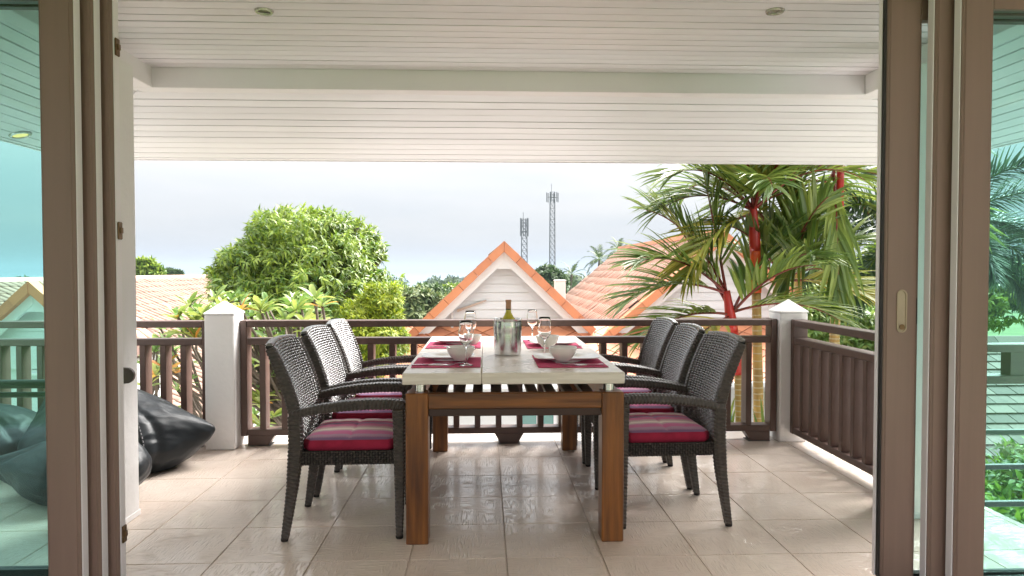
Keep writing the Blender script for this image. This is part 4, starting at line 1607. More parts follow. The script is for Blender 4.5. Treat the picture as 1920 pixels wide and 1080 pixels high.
def tile_field(name, origin, du, dv, nu, nv, pu, pv, m, parent, th=0.022, gap=0.028, lift=0.03, stagger=True):
    """rows of overlapping roof tiles joined into one mesh; origin at the ridge, dv down the slope"""
    du, dv = np.array(du, float), np.array(dv, float)
    nn = np.cross(du, dv)
    nn = nn / np.linalg.norm(nn)
    if nn[2] < 0:
        nn = -nn
    J, I = np.meshgrid(np.arange(nv), np.arange(nu), indexing='ij')
    I = I.ravel().astype(float) + (0.5 * (J.ravel() % 2) if stagger else 0)
    J = J.ravel().astype(float)
    jit = RNG.normal(size=len(I)) * 0.006
    u0, u1 = I * pu + gap / 2, (I + 1) * pu - gap / 2
    v0, v1 = J * pv, (J + 1) * pv + 0.05
    o = np.array(origin, float)

    def pt(u, v, h):
        return o + u[:, None] * du + v[:, None] * dv + h[:, None] * nn
    z = np.zeros_like(u0)
    V = np.stack([pt(u0, v0, z + .004), pt(u1, v0, z + .004), pt(u1, v1, z + lift + jit), pt(u0, v1, z + lift + jit),
                  pt(u0, v0, z - .0), pt(u1, v0, z - .0), pt(u1, v1, z + lift - th + jit), pt(u0, v1, z + lift - th + jit)], 1).reshape(-1, 3)
    b = (np.arange(len(u0)) * 8)[:, None]
    F = np.concatenate([b + np.array([[0, 1, 2, 3]]), b + np.array([[3, 2, 6, 7]]), b + np.array([[0, 3, 7, 4]]), b + np.array([[1, 5, 6, 2]])], 1).reshape(-1, 4)
    return tag(quick_mesh(name, V, F, m, parent), kind='stuff')


def slab_quad(name, pts, th, m, parent):
    q = [Vector(p) for p in pts]
    n = (q[1] - q[0]).cross(q[3] - q[0]).normalized()
    if n.z < 0:
        n = -n
    g = MB()
    g.hexa([p - n * th for p in q] + q)
    return g.build(name, m, parent)


def prism_xz(g, pts, y0, y1):
    """polygon in the xz plane, anticlockwise seen from -y, extruded from y0 to y1"""
    n = len(pts)
    vs = [(x, y0, z) for x, z in pts] + [(x, y1, z) for x, z in pts]
    fs = [tuple(range(n)), tuple(reversed(range(n, 2 * n)))] + [(k, n + k, n + (k + 1) % n, (k + 1) % n) for k in range(n)]
    g.add(vs, fs)


def gable_front(t, ax, az, Y, m, lenL, lenR, back, wall_bot, tile_len=0.42, tb=0.16, bb=0.15, tiled=True):
    """verge tiles, white barge boards, apex plate and horizontal siding of a gable facing -y"""
    c = 1 / math.sqrt(1 + m * m)
    s = m * c
    for sd, ln in ((-1, lenL), (1, lenR)):
        d = Vector((sd * c, 0, -s))
        nrm = Vector((sd * s, 0, c))
        k0 = tb * m * 0.0
        n = max(1, int(round(ln / tile_len)))
        for k in range(n):
            a, b = 0.06 + k * ln / n + .004, 0.06 + (k + 1) * ln / n - .004
            off = random.uniform(-.006, .006)
            A = Vector((ax, 0, az))
            p = [A + d * a, A + d * b, A + d * b - nrm * tb, A + d * a - nrm * tb]
            if k == 0:
                p[3] = Vector((ax + sd * .003, 0, (p[3].z + (p[3].x - ax) * sd * m)))
                p[0] = Vector((ax + sd * .003, 0, az - .003 * m))
            ctr = sum(p, Vector()) / 4
            g = MB()
            pts = [(q.x - ctr.x, q.z - ctr.z) for q in p]
            if sd > 0:
                pts = pts[::-1]
            prism_xz(g, pts, -0.16 + off, 0.12)
            g.build('verge_tile', M['roof_orange'], t, loc=(ctr.x, Y, ctr.z))
        # barge board
        g = MB()
        A = Vector((ax, 0, az)) - Vector((0, 0, tb / c))
        p = [A + d * 0.02, A + d * ln, A + d * ln - nrm * bb, A + d * .02 - nrm * bb]
        p[0] = A.copy()
        p[3] = A - Vector((0, 0, bb / c))
        p[0].x += sd * .002
        p[3].x += sd * .002
        pts = [(q.x, q.z) for q in p]
        if sd > 0:
            pts = pts[::-1]
        prism_xz(g, pts, Y - 0.03, Y + .05)
        g.build('barge_board', M['house_wall'], t)
    # apex plate
    zt = az - tb / c - bb / c + .02
    zl = zt - 0.16
    g = MB()
    prism_xz(g, [(ax - .16 / m - .12, zl), (ax + .16 / m + .12, zl), (ax, zt + .10)], Y - .012, Y + .04)
    g.build('apex_plate', M['house_wall'], t)
    # siding boards
    z = wall_bot
    zi = az - tb / c - 0.02
    while True:
        z1 = z + 0.178
        wl_, wh_ = (zi - z) / m, (zi - z1) / m
        if wh_ < 0.12:
            break
        g = MB()
        xl, xr = max(ax - wl_, ax - lenL * c), min(ax + wl_, ax + lenR * c)
        xl1, xr1 = max(ax - wh_, ax - lenL * c), min(ax + wh_, ax + lenR * c)
        y0 = Y + .22
        g.hexa([(xl, y0, z), (xr, y0, z), (xr, y0 + .03, z), (xl, y0 + .03, z), (xl1, y0 + .018, z1 - .008), (xr1, y0 + .018, z1 - .008), (xr1, y0 + .03, z1 - .008), (xl1, y0 + .03, z1 - .008)])
        g.build('siding_board', M['siding'], t)
        z = z1
    g = MB()
    prism_xz(g, [(ax - lenL * c, az - tb / c - lenL * s), (ax + lenR * c, az - tb / c - lenR * s), (ax, az - tb / c)], Y + .252, Y + .33)
    g.build('gable_wall', M['house_wall'], t)
    # roof slabs running back
    th = 0.07
    for sd, ln in ((-1, lenL), (1, lenR)):
        A = Vector((ax, Y + .125, az - .02))
        B = Vector((ax, Y + back, az - .02))
        d = Vector((sd * c, 0, -s)) * ln
        q = [A, A + d, B + d, B] if sd > 0 else [A + d, A, B, B + d]
        slab_quad('roof_slope', q, th, M['roof_under'], t)
        if tiled:
            tile_field('roof_tiles', A + Vector((0, 0.005, .012)), (0, 1, 0), (sd * c, 0, -s), int((back - .13) / .32), int(ln / .36), 0.32, 0.36, M['roof_peach'], t, gap=.035, lift=.03)


def skirt(t, x0, x1, Yt, zt, Yb, zb, m=None):
    """lean-to roof of diamond tiles along the front of a house"""
    L = math.hypot(Yt - Yb, zt - zb)
    dv = Vector((0, Yb - Yt, zb - zt)) / L
    nn = Vector((0, -(zt - zb), (Yt - Yb))) / L
    if nn.z < 0:
        nn = -nn
    slab_quad('roof_deck', [Vector((x0, Yt, zt)) - nn * .03, Vector((x0, Yb, zb)) - nn * .03, Vector((x1, Yb, zb)) - nn * .03, Vector((x1, Yt, zt)) - nn * .03], .05, M['roof_under'], t)
    w, h = 0.62, 0.50
    g2 = 0.013
    j = 0
    v = 0.0
    while v < L + h / 2:
        u = x0 - w + (w / 2 if j % 2 else 0)
        while u < x1 + w:
            poly = clip_poly([(u, v - h / 2 + g2), (u + w / 2 - g2, v), (u, v + h / 2 - g2), (u - w / 2 + g2, v)], x0, x1, 0, L)
            if len(poly) >= 3:
                area = abs(sum(poly[i - 1][0] * poly[i][1] - poly[i][0] * poly[i - 1][1] for i in range(len(poly)))) / 2
                if area > .004:
                    cu, cv = sum(p[0] for p in poly) / len(poly), sum(p[1] for p in poly) / len(poly)
                    off = random.uniform(-.003, .003)
                    P3 = [Vector((a - cu, 0, 0)) + dv * (b - cv) + nn * (off + .010 * (b - cv) / h) for a, b in poly]
                    g = MB()
                    n = len(P3)
                    if (P3[1] - P3[0]).cross(P3[2] - P3[0]).dot(nn) < 0:
                        P3 = P3[::-1]
                    g.add(P3 + [p - nn * .02 for p in P3], [tuple(range(n)), tuple(reversed(range(n, 2 * n)))] + [(k, n + k, n + (k + 1) % n, (k + 1) % n) for k in range(n)])
                    c = Vector((cu, Yt, zt)) + dv * cv
                    g.build('roof_tile', M['roof_orange'], t, loc=c)
            u += w
        v += h / 2
        j += 1
    g = MB()
    g.cbox(x0, x1, Yb - .09, Yb - .012, zb - .11, zb - .01, .01)
    g.build('gutter', M['house_wall'], t)


def window(t, x0, x1, y, z0, z1, mull=True):
    f = 0.055
    g = MB()
    for a in ((x0, x0 + f, z0, z1), (x1 - f, x1, z0, z1), (x0 + f, x1 - f, z1 - f, z1), (x0 + f, x1 - f, z0, z0 + f)):
        g.cbox(a[0], a[1], y - .05, y + .02, a[2], a[3], .004)
    if mull:
        xm = (x0 + x1) / 2
        g.cbox(xm - .02, xm + .02, y - .04, y + .02, z0 + f + .001, z1 - f - .001, .004)
    w_ = g.build('window', M['white_paint'], t)
    g = MB()
    g.box(x0 + f, x1 - f, y - .012, y - .004, z0 + f, z1 - f)
    g.build('pane', M['window_glass'], w_)
    g = MB()
    g.cbox(x0 - .04, x1 + .04, y - .09, y - .001, z0 - .05, z0 - .002, .004)
    g.build('sill', M['white_paint'], w_)


HYD = 14.0
# house A, straight behind the table
A = at(945, 452, HYD)
hA = thing('gable_house', 'white gabled house with orange verge tiles straight behind the dining table', 'house', (0, 0, 0), group='white gabled houses below the terrace')
mA = 0.956
gable_front(hA, A.x, A.z, HYD, mA, 3.70, 2.55, 8.0, 0.03)
xl = at(705, 690, HYD).x
xr = at(1112, 640, HYD).x
skirt(hA, xl - .3, xr + .02, HYD + .22, 0.04, 12.5, -0.86)
g = MB()
g.box(xl - .1, xr + .1, 13.2, 20.5, -3.3, -0.75)
g.box(A.x - 1.55, A.x + 1.55, HYD + .34, 20.5, -0.75, 0.0)
g.build('wall', M['house_wall'], hA)
a, b = at(972, 806, 13.2), at(1043, 764, 13.2)
window(hA, a.x, b.x, 13.2, a.z - .2, b.z)
for (px, w_) in ((770, .7), (640, .7)):
    pass
g = MB()                         # pinkish pipe on the siding and a leaning lath
p0, p1 = at(848, 630, HYD + .19), at(848, 572, HYD + .19)
g.cbox(p0.x - .025, p0.x + .025, HYD + .165, HYD + .215, p0.z + .04, p1.z, .006)
g.build('pipe', M['house_wall'], hA)
g = MB()
p0, p1 = at(857, 583, HYD + .18), at(912, 563, HYD + .18)
dd = (p1 - p0).normalized()
nn_ = Vector((-dd.z, 0, dd.x)) * .028
g.hull([q + Vector((0, yy, 0)) for q in (p0 - nn_, p0 + nn_, p1 - nn_ * .5, p1 + nn_ * .5) for yy in (0, .035)])
g.build('lath', M['leaf_far'] if False else mat('bare_lath', (0.55, 0.43, 0.36), rough=.8), hA)
# chimney-like white block behind the right slope
ch = thing('chimney', 'plain white chimney block rising behind the right verge of the middle house', 'chimney', (0, 0, 0))
a, b = at(1041, 575, 18.0), at(1057, 527, 18.0)
g = MB()
g.cbox(a.x, b.x + .05, 18.0, 18.3, -3.2, b.z, .01)
g.build('block', M['house_wall'], ch)
g = MB()
g.cbox(a.x - .015, b.x + .065, 17.985, 18.315, b.z + .001, b.z + .03, .006)
g.build('cap', M['house_wall'], ch)

# house B, to the right behind the palms
B = at(1356, 433, HYD)
hB = thing('gable_house', 'white gabled house at the right behind the red palms, its tiled roof slope showing', 'house', (0, 0, 0), group='white gabled houses below the terrace')
mB = 0.85
gable_front(hB, B.x, B.z, HYD, mB, 3.55, 3.55, 10.7, 0.03, tiled=False)
cB = 1 / math.sqrt(1 + mB * mB)
sB = mB * cB
tile_field('roof_tiles', (B.x, HYD + .13, B.z + .01), (0, 1, 0), (-cB, 0, -sB), 42, 11, 0.25, 0.315, M['roof_peach'], hB, gap=.065, lift=.014, th=.016)
tile_field('roof_tiles', (B.x, HYD + .13, B.z + .01), (0, 1, 0), (cB, 0, -sB), 42, 11, 0.25, 0.315, M['roof_peach'], hB, gap=.065, lift=.014, th=.016)
for k in range(26):
    g = MB()
    g.hull([(B.x + dx, yy, B.z + dz) for dx, dz in ((-.13, -.07), (-.07, .045), (.07, .045), (.13, -.07)) for yy in (HYD + .13 + k * .41, HYD + .13 + k * .41 + .42)])
    g.build('ridge_tile', M['roof_orange'], hB)
skirt(hB, xr + .03, B.x + 2.9, HYD + .22, 0.04, 12.5, -0.86)
g = MB()
g.box(xr + .12, B.x + 2.8, 13.2, 24, -3.3, -0.75)
g.box(B.x - 1.9, B.x + 1.9, HYD + .34, 24, -0.75, 0.0)
g.build('wall', M['house_wall'], hB)
a, b = at(1310, 800, 13.2), at(1345, 764, 13.2)
window(hB, a.x, b.x + .35, 13.2, a.z - .2, b.z)

# house C, left, with a long faded roof and a small gable
hC = thing('long_house', 'house at the left with a long faded peach roof and a small gable', 'house', (0, 0, 0))
rx, rz_ = -12.7, 0.95
mC = 0.45
cC = 1 / math.sqrt(1 + mC * mC)
sC = mC * cC
LC = 6.7 / cC
slab_quad('roof_slope', [(rx, 14, rz_), (rx + 6.7, 14, rz_ - 6.7 * mC), (rx + 6.7, 32, rz_ - 6.7 * mC), (rx, 32, rz_)], .08, M['roof_under'], hC)
slab_quad('roof_slope', [(rx - 6.7, 14, rz_ - 6.7 * mC), (rx, 14, rz_), (rx, 32, rz_), (rx - 6.7, 32, rz_ - 6.7 * mC)], .08, M['roof_under'], hC)
tile_field('roof_tiles', (rx, 14, rz_ + .01), (0, 1, 0), (cC, 0, -sC), 56, 18, 0.32, 0.40, M['roof_old'], hC, gap=.055, lift=.022, stagger=False)
tile_field('roof_tiles', (rx, 14, rz_ + .01), (0, 1, 0), (-cC, 0, -sC), 56, 18, 0.32, 0.40, M['roof_old'], hC, gap=.055, lift=.022, stagger=False)
for k in range(44):
    g = MB()
    g.hull([(rx + dx, yy, rz_ + dz) for dx, dz in ((-.16, -.05), (-.09, .06), (.09, .06), (.16, -.05)) for yy in (14 + k * .41, 14 + k * .41 + .425)])
    g.build('ridge_tile', M['roof_peach'], hC)
g = MB()
g.box(rx - 6.2, rx + 6.2, 14.4, 31.6, -3.3, rz_ - 6.3 * mC - .1)
g.build('wall', M['house_wall'], hC)
g = MB()
prism_xz(g, [(rx - 6.2, rz_ - 6.3 * mC - .09), (rx + 6.2, rz_ - 6.3 * mC - .09), (rx, rz_ - .12)], 14.4, 14.6)
g.build('gable_wall', M['house_wall'], hC)
Cg = at(63, 527, 12.6)
gable_front(hC, Cg.x, Cg.z, 12.6, 0.9, 2.1, 2.1, 1.9, -.45)
g = MB()
g.box(Cg.x - 1.45, Cg.x + 1.45, 12.95, 14.39, -3.3, -.46)
g.build('porch_wall', M['house_wall'], hC)
a, b = at(55, 668, 12.95), at(86, 628, 12.95)
window(hC, a.x, b.x + .3, 12.95, a.z - .3, b.z - .05)

# shingled pavilion to the right
pv = thing('pavilion', 'low pavilion with a grey brown shingle roof seen through the right glass', 'pavilion', (0, 0, 0))
Ye, Yr = 8.0, 10.5
ze, zr = -1.04, 0.11
x0, x1 = 5.55, 13.0
slab_quad('roof_slope', [(x0, Ye, ze), (x1, Ye, ze), (x1, Yr, zr), (x0, Yr, zr)], .06, M['roof_under'], pv)
slab_quad('roof_slope', [(x0, Yr, zr), (x1, Yr, zr), (x1, 2 * Yr - Ye, ze), (x0, 2 * Yr - Ye, ze)], .06, M['roof_under'], pv)
Ls = math.hypot(Yr - Ye, zr - ze)
dv = Vector((0, Ye - Yr, ze - zr)) / Ls
nn_ = Vector((0, -(zr - ze), Yr - Ye)) / Ls
ncol, nrow = 19, 13
shm = None
for j in range(nrow):
    for i in range(ncol):
        pu, pvv = 0.30, Ls / nrow
        if shm is None:
            g = MB()
            q = [Vector((0, 0, 0)) + nn_ * .006, Vector((0, 0, 0)) + dv * (pvv * 1.25) + nn_ * .03, Vector((pu - .012, 0, 0)) + dv * (pvv * 1.25) + nn_ * .03, Vector((pu - .012, 0, 0)) + nn_ * .006]
            g.hexa([p - nn_ * .014 for p in q] + q)
            shm = g.build('shingle', M['shingle'], pv)
            shm.location = Vector((x0, Yr, zr)) + dv * (j * pvv)
        else:
            link('shingle', shm.data, pv, Vector((x0 + i * pu + (pu / 2 if j % 2 else 0), Yr, zr)) + dv * (j * pvv) + nn_ * random.uniform(0, .006))
for k in range(12):
    g = MB()
    g.hull([(x0 + k * .5 + dx, Yr + dy, zr + dz) for dx in (0, .49) for dy, dz in ((-.16, -.05), (-.04, .05), (.04, .05), (.16, -.05))])
    g.build('ridge_cap', M['shingle'], pv)
g = MB()
for px_ in (5.9, 9.0, 12.5):
    for py_ in (8.4, 12.6):
        g.box(px_ - .07, px_ + .07, py_ - .07, py_ + .07, -3.3, -1.0)
        g.build('post', M['rail_wood'], pv)
        g = MB()
g.box(5.8, 12.8, 9.0, 12.4, -3.3, -1.12)
g.build('wall', M['house_wall'], pv)

# ------------------------------------------------------------------ lattice towers
def lattice_tower(lab, px, py_top, py_plat, wpx, Y, plats, py_base=560):
    base, top = at(px, py_base, Y), at(px, py_plat, Y)
    w = wpx / FPX * Y / 2
    zb_ = terrain_z(base.x, Y)
    t = thing('lattice_tower', lab, 'tower', (base.x, Y, zb_), group='telecom towers on the skyline')
    H_ = top.z - zb_
    g = MB()
    cr = [(-w, -w), (w, -w), (w, w), (-w, w)]
    r = w * 0.13
    for x, y_ in cr:
        g.tube([(x * 1.25, y_ * 1.25, 0), (x, y_, H_)], r, n=4)
    nsec = max(6, int(H_ / (2.4 * w)))
    for k in range(nsec):
        z0, z1 = H_ * k / nsec, H_ * (k + 1) / nsec
        for q in range(4):
            a, b = cr[q], cr[(q + 1) % 4]
            g.tube([(a[0], a[1], z0), (b[0], b[1], z1)], r * .55, n=3, caps=False)
            g.tube([(b[0], b[1], z0), (a[0], a[1], z1)], r * .55, n=3, caps=False)
            g.tube([(a[0], a[1], z1), (b[0], b[1], z1)], r * .55, n=3, caps=False)
    g.build('lattice', M['tower'], t)
    g = MB()
    zt = at(px, py_top, Y).z - zb_
    g.tube([(-w * .4, 0, H_), (-w * .4, 0, zt)], r * .7, n=5)
    g.build('lightning_rod', M['tower'], t)
    for zpx, hw in plats:
        z = at(px, zpx, Y).z - zb_
        hwm = hw / FPX * Y
        g = MB()
        for q in range(12):
            a0, a1 = 2 * math.pi * q / 12, 2 * math.pi * (q + 1) / 12
            g.tube([(hwm * .8 * math.cos(a0), hwm * .8 * math.sin(a0), z), (hwm * .8 * math.cos(a1), hwm * .8 * math.sin(a1), z)], r * .6, n=4)
            if q % 3 == 0:
                g.tube([(0, 0, z), (hwm * .8 * math.cos(a0), hwm * .8 * math.sin(a0), z)], r * .6, n=4)
        g.build('platform', M['tower'], t)
        for q in range(6):
            a0 = 2 * math.pi * q / 6 + .2
            g = MB()
            cx_, cy_ = hwm * .92 * math.cos(a0), hwm * .92 * math.sin(a0)
            ah = 9 / FPX * Y
            g.cbox(cx_ - w * .18, cx_ + w * .18, cy_ - w * .18, cy_ + w * .18, z - ah, z + ah, .03)
            g.build('antenna', M['antenna'], t)
    return t


lattice_tower('taller lattice telecom tower on the skyline, right of the gable peak', 1035.5, 345, 360, 8.5, 250, [(370, 12)])
lattice_tower('shorter lattice telecom tower rising just behind the gable slope', 983, 398, 412, 9.5, 300, [(418, 8), (434, 8)])

# ------------------------------------------------------------------ trees and plants
def limb(g, a, b, r0, r1, sag=0.12, n=7, wob=0.05):
    a, b = Vector(a), Vector(b)
    L_ = (b - a).length
    pts, rr = [], []
    for k in range(n):
        f = k / (n - 1)
        p = a.lerp(b, f) + Vector((random.uniform(-1, 1) * wob * L_ * math.sin(f * math.pi), random.uniform(-1, 1) * wob * L_ * math.sin(f * math.pi), sag * L_ * math.sin(f * math.pi) * .5))
        pts.append(p)
        rr.append(r0 + (r1 - r0) * f)
    g.tube(pts, rr, n=7)
    return pts


def lobe_points(lobes, n, shell=(0.72, 1.04)):
    """points and outward directions on bumpy lobes, mostly near their surface"""
    vol = np.array([r ** 2 for _, r in lobes])
    idx = RNG.choice(len(lobes), size=n, p=vol / vol.sum())
    C = np.array([tuple(c) for c, _ in lobes])[idx]
    rr = np.array([r for _, r in lobes])[idx]
    d = rand_dirs(n)
    d[:, 2] = np.abs(d[:, 2]) * np.where(RNG.random(n) < .72, 1, -1)
    bump = 1 + 0.16 * np.sin(d[:, 0] * 7 + idx) * np.sin(d[:, 1] * 6 + 2 * idx) + 0.11 * np.sin(d[:, 2] * 11 + idx * 1.7)
    rad = rr * (shell[0] + (shell[1] - shell[0]) * np.sqrt(RNG.random(n))) * bump
    return C + d * rad[:, None], d


def rosettes(P, O, k, L, Wd, droop=0.4, spread=0.9, up_b=0.0):
    n = len(P)
    p = np.repeat(P, k, 0)
    o = np.repeat(O, k, 0)
    d = unit(o * (0.55 + up_b) + rand_dirs(n * k) * spread + np.array([0, 0, -droop]))
    u = unit(o + rand_dirs(n * k) * .4 + np.array([0, 0, .8]))
    ln = L * RNG.uniform(.65, 1.15, n * k)
    wd = Wd * RNG.uniform(.8, 1.15, n * k)
    return leaves_geo(p + rand_dirs(n * k) * L * .12, d, u, ln, wd)


def tree(name, lab, lobes, base, trunk_r, n, k, L, Wd, m, droop=.4, spread=.9, group=None, cat='tree', forks=True, shell=(0.72, 1.04)):
    lobes = [(Vector(c), r) for c, r in lobes]
    t = thing(name, lab, cat, base, group=group)
    bs = Vector(base)
    P, O = lobe_points(lobes, n, shell)
    V, F = rosettes(P - np.array(tuple(bs)), O, k, L, Wd, droop, spread)
    quick_mesh('crown', V, F, m, t)
    g = MB()
    big = max(lobes, key=lambda q: q[1])
    ctr = big[0] - bs
    fork = Vector((ctr.x * .6, ctr.y * .6, max(.25, ctr.z - big[1] * 1.0)))
    limb(g, (0, 0, -.1), fork, trunk_r, trunk_r * .75, 0, wob=.03)
    for c, r in lobes:
        limb(g, fork, c - bs, trunk_r * .5, trunk_r * .12)
        for _ in range(3):
            e = (c - bs) + Vector(tuple(rand_dirs(1)[0])) * r * .75
            limb(g, (c - bs).lerp(fork, .35), e, trunk_r * .2, trunk_r * .05, n=5)
    g.build('trunk', M['bark'], t, smooth='all')
    return t


def px_lobes(lst, Y, yj=0.6):
    o = []
    for px, py, rp in lst:
        r = rp / FPX * Y
        yy = Y + random.uniform(-yj, yj) * r
        o.append((at(px, py, yy), r))
    return o


ml = px_lobes([(560, 505, 110), (612, 452, 52), (545, 462, 60), (652, 472, 58), (470, 520, 62), (492, 478, 40), (686, 492, 34), (600, 560, 118), (690, 572, 55), (448, 555, 52),
               (590, 432, 32), (432, 498, 22), (520, 600, 110), (640, 600, 90), (560, 640, 100), (700, 462, 16), (600, 408, 13), (628, 416, 12), (562, 424, 13), (520, 434, 13), (478, 468, 13), (424, 488, 12), (409, 492, 8), (702, 448, 11), (712, 470, 9), (655, 428, 13), (690, 440, 10), (445, 480, 14), (500, 446, 12), (588, 398, 8), (615, 402, 8), (643, 412, 8), (535, 420, 8), (460, 462, 8), (414, 480, 6), (668, 424, 8), (718, 482, 7), (398, 505, 7)], 13.0, .5)
tree('broadleaf_tree', 'big round bright green tree rising beyond the balustrade left of the houses', ml, (-3.6, 13.4, -3.2), .20, 5600, 8, .165, .040, M['leaf_mango'], droop=.55, spread=.85)
bl = px_lobes([(715, 566, 34), (700, 600, 44), (728, 600, 24), (690, 640, 60), (735, 640, 32), (660, 680, 60)], 10.6, .4)
tree('lime_shrub', 'yellow green feathery shrub at the right foot of the big round tree', bl, (-1.8, 10.6, -3.2), .05, 2600, 7, .12, .024, M['leaf_lime'], droop=.25, spread=1.0, cat='shrub')

tr = [('pale_tree', 'pale olive leafy tree in the middle distance left of the gable', [(770, 590, 48), (745, 575, 26), (795, 600, 34), (820, 580, 22)], 34, M['leaf_olive'], .34),
      ('dark_tree', 'dense dark green tree against the left slope of the gable', [(802, 560, 24), (815, 574, 34), (790, 582, 26), (830, 596, 40)], 44, M['leaf_dark'], .40),
      ('mid_tree', 'mid green tree left of the dark one, its top catching light', [(745, 558, 20), (735, 572, 28), (765, 568, 18)], 52, M['leaf_mango'], .42),
      ('slope_tree', 'green tree just above the left verge tiles of the gable', [(850, 560, 22), (865, 572, 28), (838, 568, 18)], 62, M['leaf_mango'], .5),
      ('tower_tree', 'dark leafy tree at the foot of the taller tower', [(1028, 518, 16), (1012, 522, 14), (1045, 530, 16), (1022, 540, 26)], 64, M['leaf_dark'], .5),
      ('ridge_tree', 'bright green tree above the faded roof, beside the left column', [(272, 506, 16), (255, 512, 18), (292, 514, 10), (240, 516, 20)], 56, M['leaf_mango'], .5),
      ('low_ridge_tree', 'low bluish green tree above the faded roof near the big round tree', [(318, 516, 7), (332, 517, 6), (305, 518, 8)], 80, M['leaf_dark'], .5)]
for nm, lab, lb, Y, m, ls in tr:
    lw = px_lobes(lb, Y, .5)
    c = sum((q[0] for q in lw), Vector()) / len(lw)
    tree('leafy_tree', lab, lw, (c.x, Y, terrain_z(c.x, Y)), .22, 1100, 7, ls * 1.15, ls * .42, m, droop=.2, spread=1.0, group='trees in the middle distance')

# far wood that reads as one mass
Vs, Fs, off = [], [], 0


def wood(n, y0, y1, h0, h1, lsz, per):
    global off
    Y = np.exp(RNG.uniform(np.log(y0), np.log(y1), n))
    X = RNG.uniform(-.95, .95, n) * Y
    zt = np.array([terrain_z(x, y) for x, y in zip(X, Y)])
    hgt = RNG.uniform(h0, h1, n)
    keep = (zt + hgt) < (1.2 - RNG.uniform(.0065, .013, n) * Y)
    X, Y, zt, hgt = X[keep], Y[keep], zt[keep], hgt[keep]
    n = len(X)
    rad = hgt * RNG.uniform(.30, .5, n)
    C = np.stack([X, Y, zt + hgt - rad], 1)
    c = np.repeat(C, per, 0)
    r = np.repeat(rad, per)
    d = rand_dirs(n * per)
    d[:, 2] = np.where(d[:, 2] < -.3, -d[:, 2], d[:, 2])
    sub = np.repeat(RNG.uniform(0, 6, n), per)
    b = 1 + .22 * np.sin(d[:, 0] * 5 + sub) * np.sin(d[:, 1] * 5 + sub * 2) + .15 * np.sin(d[:, 2] * 7 + sub)
    P = c + d * (r * b * RNG.uniform(.7, 1.05, n * per))[:, None] * np.array([1, 1, .95])
    V, F = leaves_geo(P, rand_dirs(n * per) + d * .4, d, lsz * RNG.uniform(.6, 1.3, n * per), lsz * .6)
    Vs.append(V)
    Fs.append(F + off)
    off += len(V)


wood(150, 72, 170, 5, 8.5, .7, 260)
wood(900, 170, 640, 6, 12, 1.5, 110)
tag(quick_mesh('far_woods', np.concatenate(Vs), np.concatenate(Fs), M['leaf_far']), 'hazy green woods stretching down to the sea', 'woods', kind='stuff')


# ---- palms
def frond(stem, leafm, parent, base, az, el, L_, droop, npair=16, ll=.5, lw=.04, vee=.5, leaf_droop=.25, rr=.010, stem_m=None, twist=0.0, name='frond', ang=0.75, all_round=False, first=.16):
    """one pinnate leaf: a curved stem with paired leaflets. The leaflets are the frond's own mesh, the stem its child"""
    b = Vector(base)
    d0 = Vector((math.cos(az) * math.cos(el), math.sin(az) * math.cos(el), math.sin(el)))
    pts, tans = [], []
    n = 18
    p, d = b.copy(), d0.copy()
    for k in range(n + 1):
        pts.append(p.copy())
        tans.append(d.copy())
        p = p + d * (L_ / n)
        d = (d + Vector((0, 0, -1)) * (droop / n) * (0.5 + 1.2 * k / n)).normalized()
    V, F = [], []

    def leaflet(P0, dirv, nrm, ln, wd, dr):
        o = len(V)
        side = dirv.cross(nrm).normalized()
        pp, dd = P0.copy(), dirv.copy()
        segs = 4
        prof = (0.45, 1.0, .92, .6)
        for s in range(segs):
            h = wd * prof[s] / 2
            V.append(pp + side * h + nrm * h * .35)
            V.append(pp.copy())
            V.append(pp - side * h + nrm * h * .35)
            pp = pp + dd * (ln / segs)
            dd = (dd + Vector((0, 0, -1)) * dr * (s + 1) / segs).normalized()
        V.append(pp)
        for s in range(segs - 1):
            a = o + s * 3
            F.append((a, a + 1, a + 4, a + 3))
            F.append((a + 1, a + 2, a + 5, a + 4))
        a = o + (segs - 1) * 3
        F.append((a, a + 1, o + segs * 3))
        F.append((a + 1, a + 2, o + segs * 3))
    for k in range(npair):
        f = first + (1 - first) * (k + .5) / npair
        x = f * n
        i = min(int(x), n - 1)
        P0 = pts[i].lerp(pts[i + 1], x - i)
        tan = tans[i]
        sd = tan.cross(Vector((0, 0, 1)))
        if sd.length < .05:
            sd = Vector((math.sin(az), -math.cos(az), 0))
        sd = (Matrix.Rotation(twist, 3, tan) @ sd.normalized())
        nr = sd.cross(tan).normalized()
        prof = math.sin(math.pi * (0.12 + 0.80 * f)) ** .55
        an = ang * (1.15 - .55 * f)
        sides = (-1, 1) if not all_round else (0, 1, 2, 3, 4)
        for s in sides:
            if all_round:
                ra = 2 * math.pi * (s + .37 * k) / 5 + random.uniform(-.3, .3)
                lat = sd * math.cos(ra) + nr * math.sin(ra)
            else:
                lat = sd * s + nr * vee * random.uniform(.6, 1.3)
            dv_ = (tan * math.cos(an) + lat.normalized() * math.sin(an) + Vector(tuple(rand_dirs(1)[0])) * .13).normalized()
            leaflet(P0, dv_, (nr - lat * .15).normalized(), ll * prof * random.uniform(.85, 1.1), lw * (0.7 + .3 * prof), leaf_droop * random.uniform(.5, 1.5))
    me = bpy.data.meshes.new(name)
    me.from_pydata([v[:] for v in V], [], F)
    me.materials.append(leafm)
    me.update()
    fr = link(name, me, parent)
    g = MB()
    g.tube(pts, [rr * (1 - .8 * k / n) + .0015 for k in range(n + 1)], n=6)
    g.build('leaf_stem', stem_m, fr, smooth='all')
    return fr


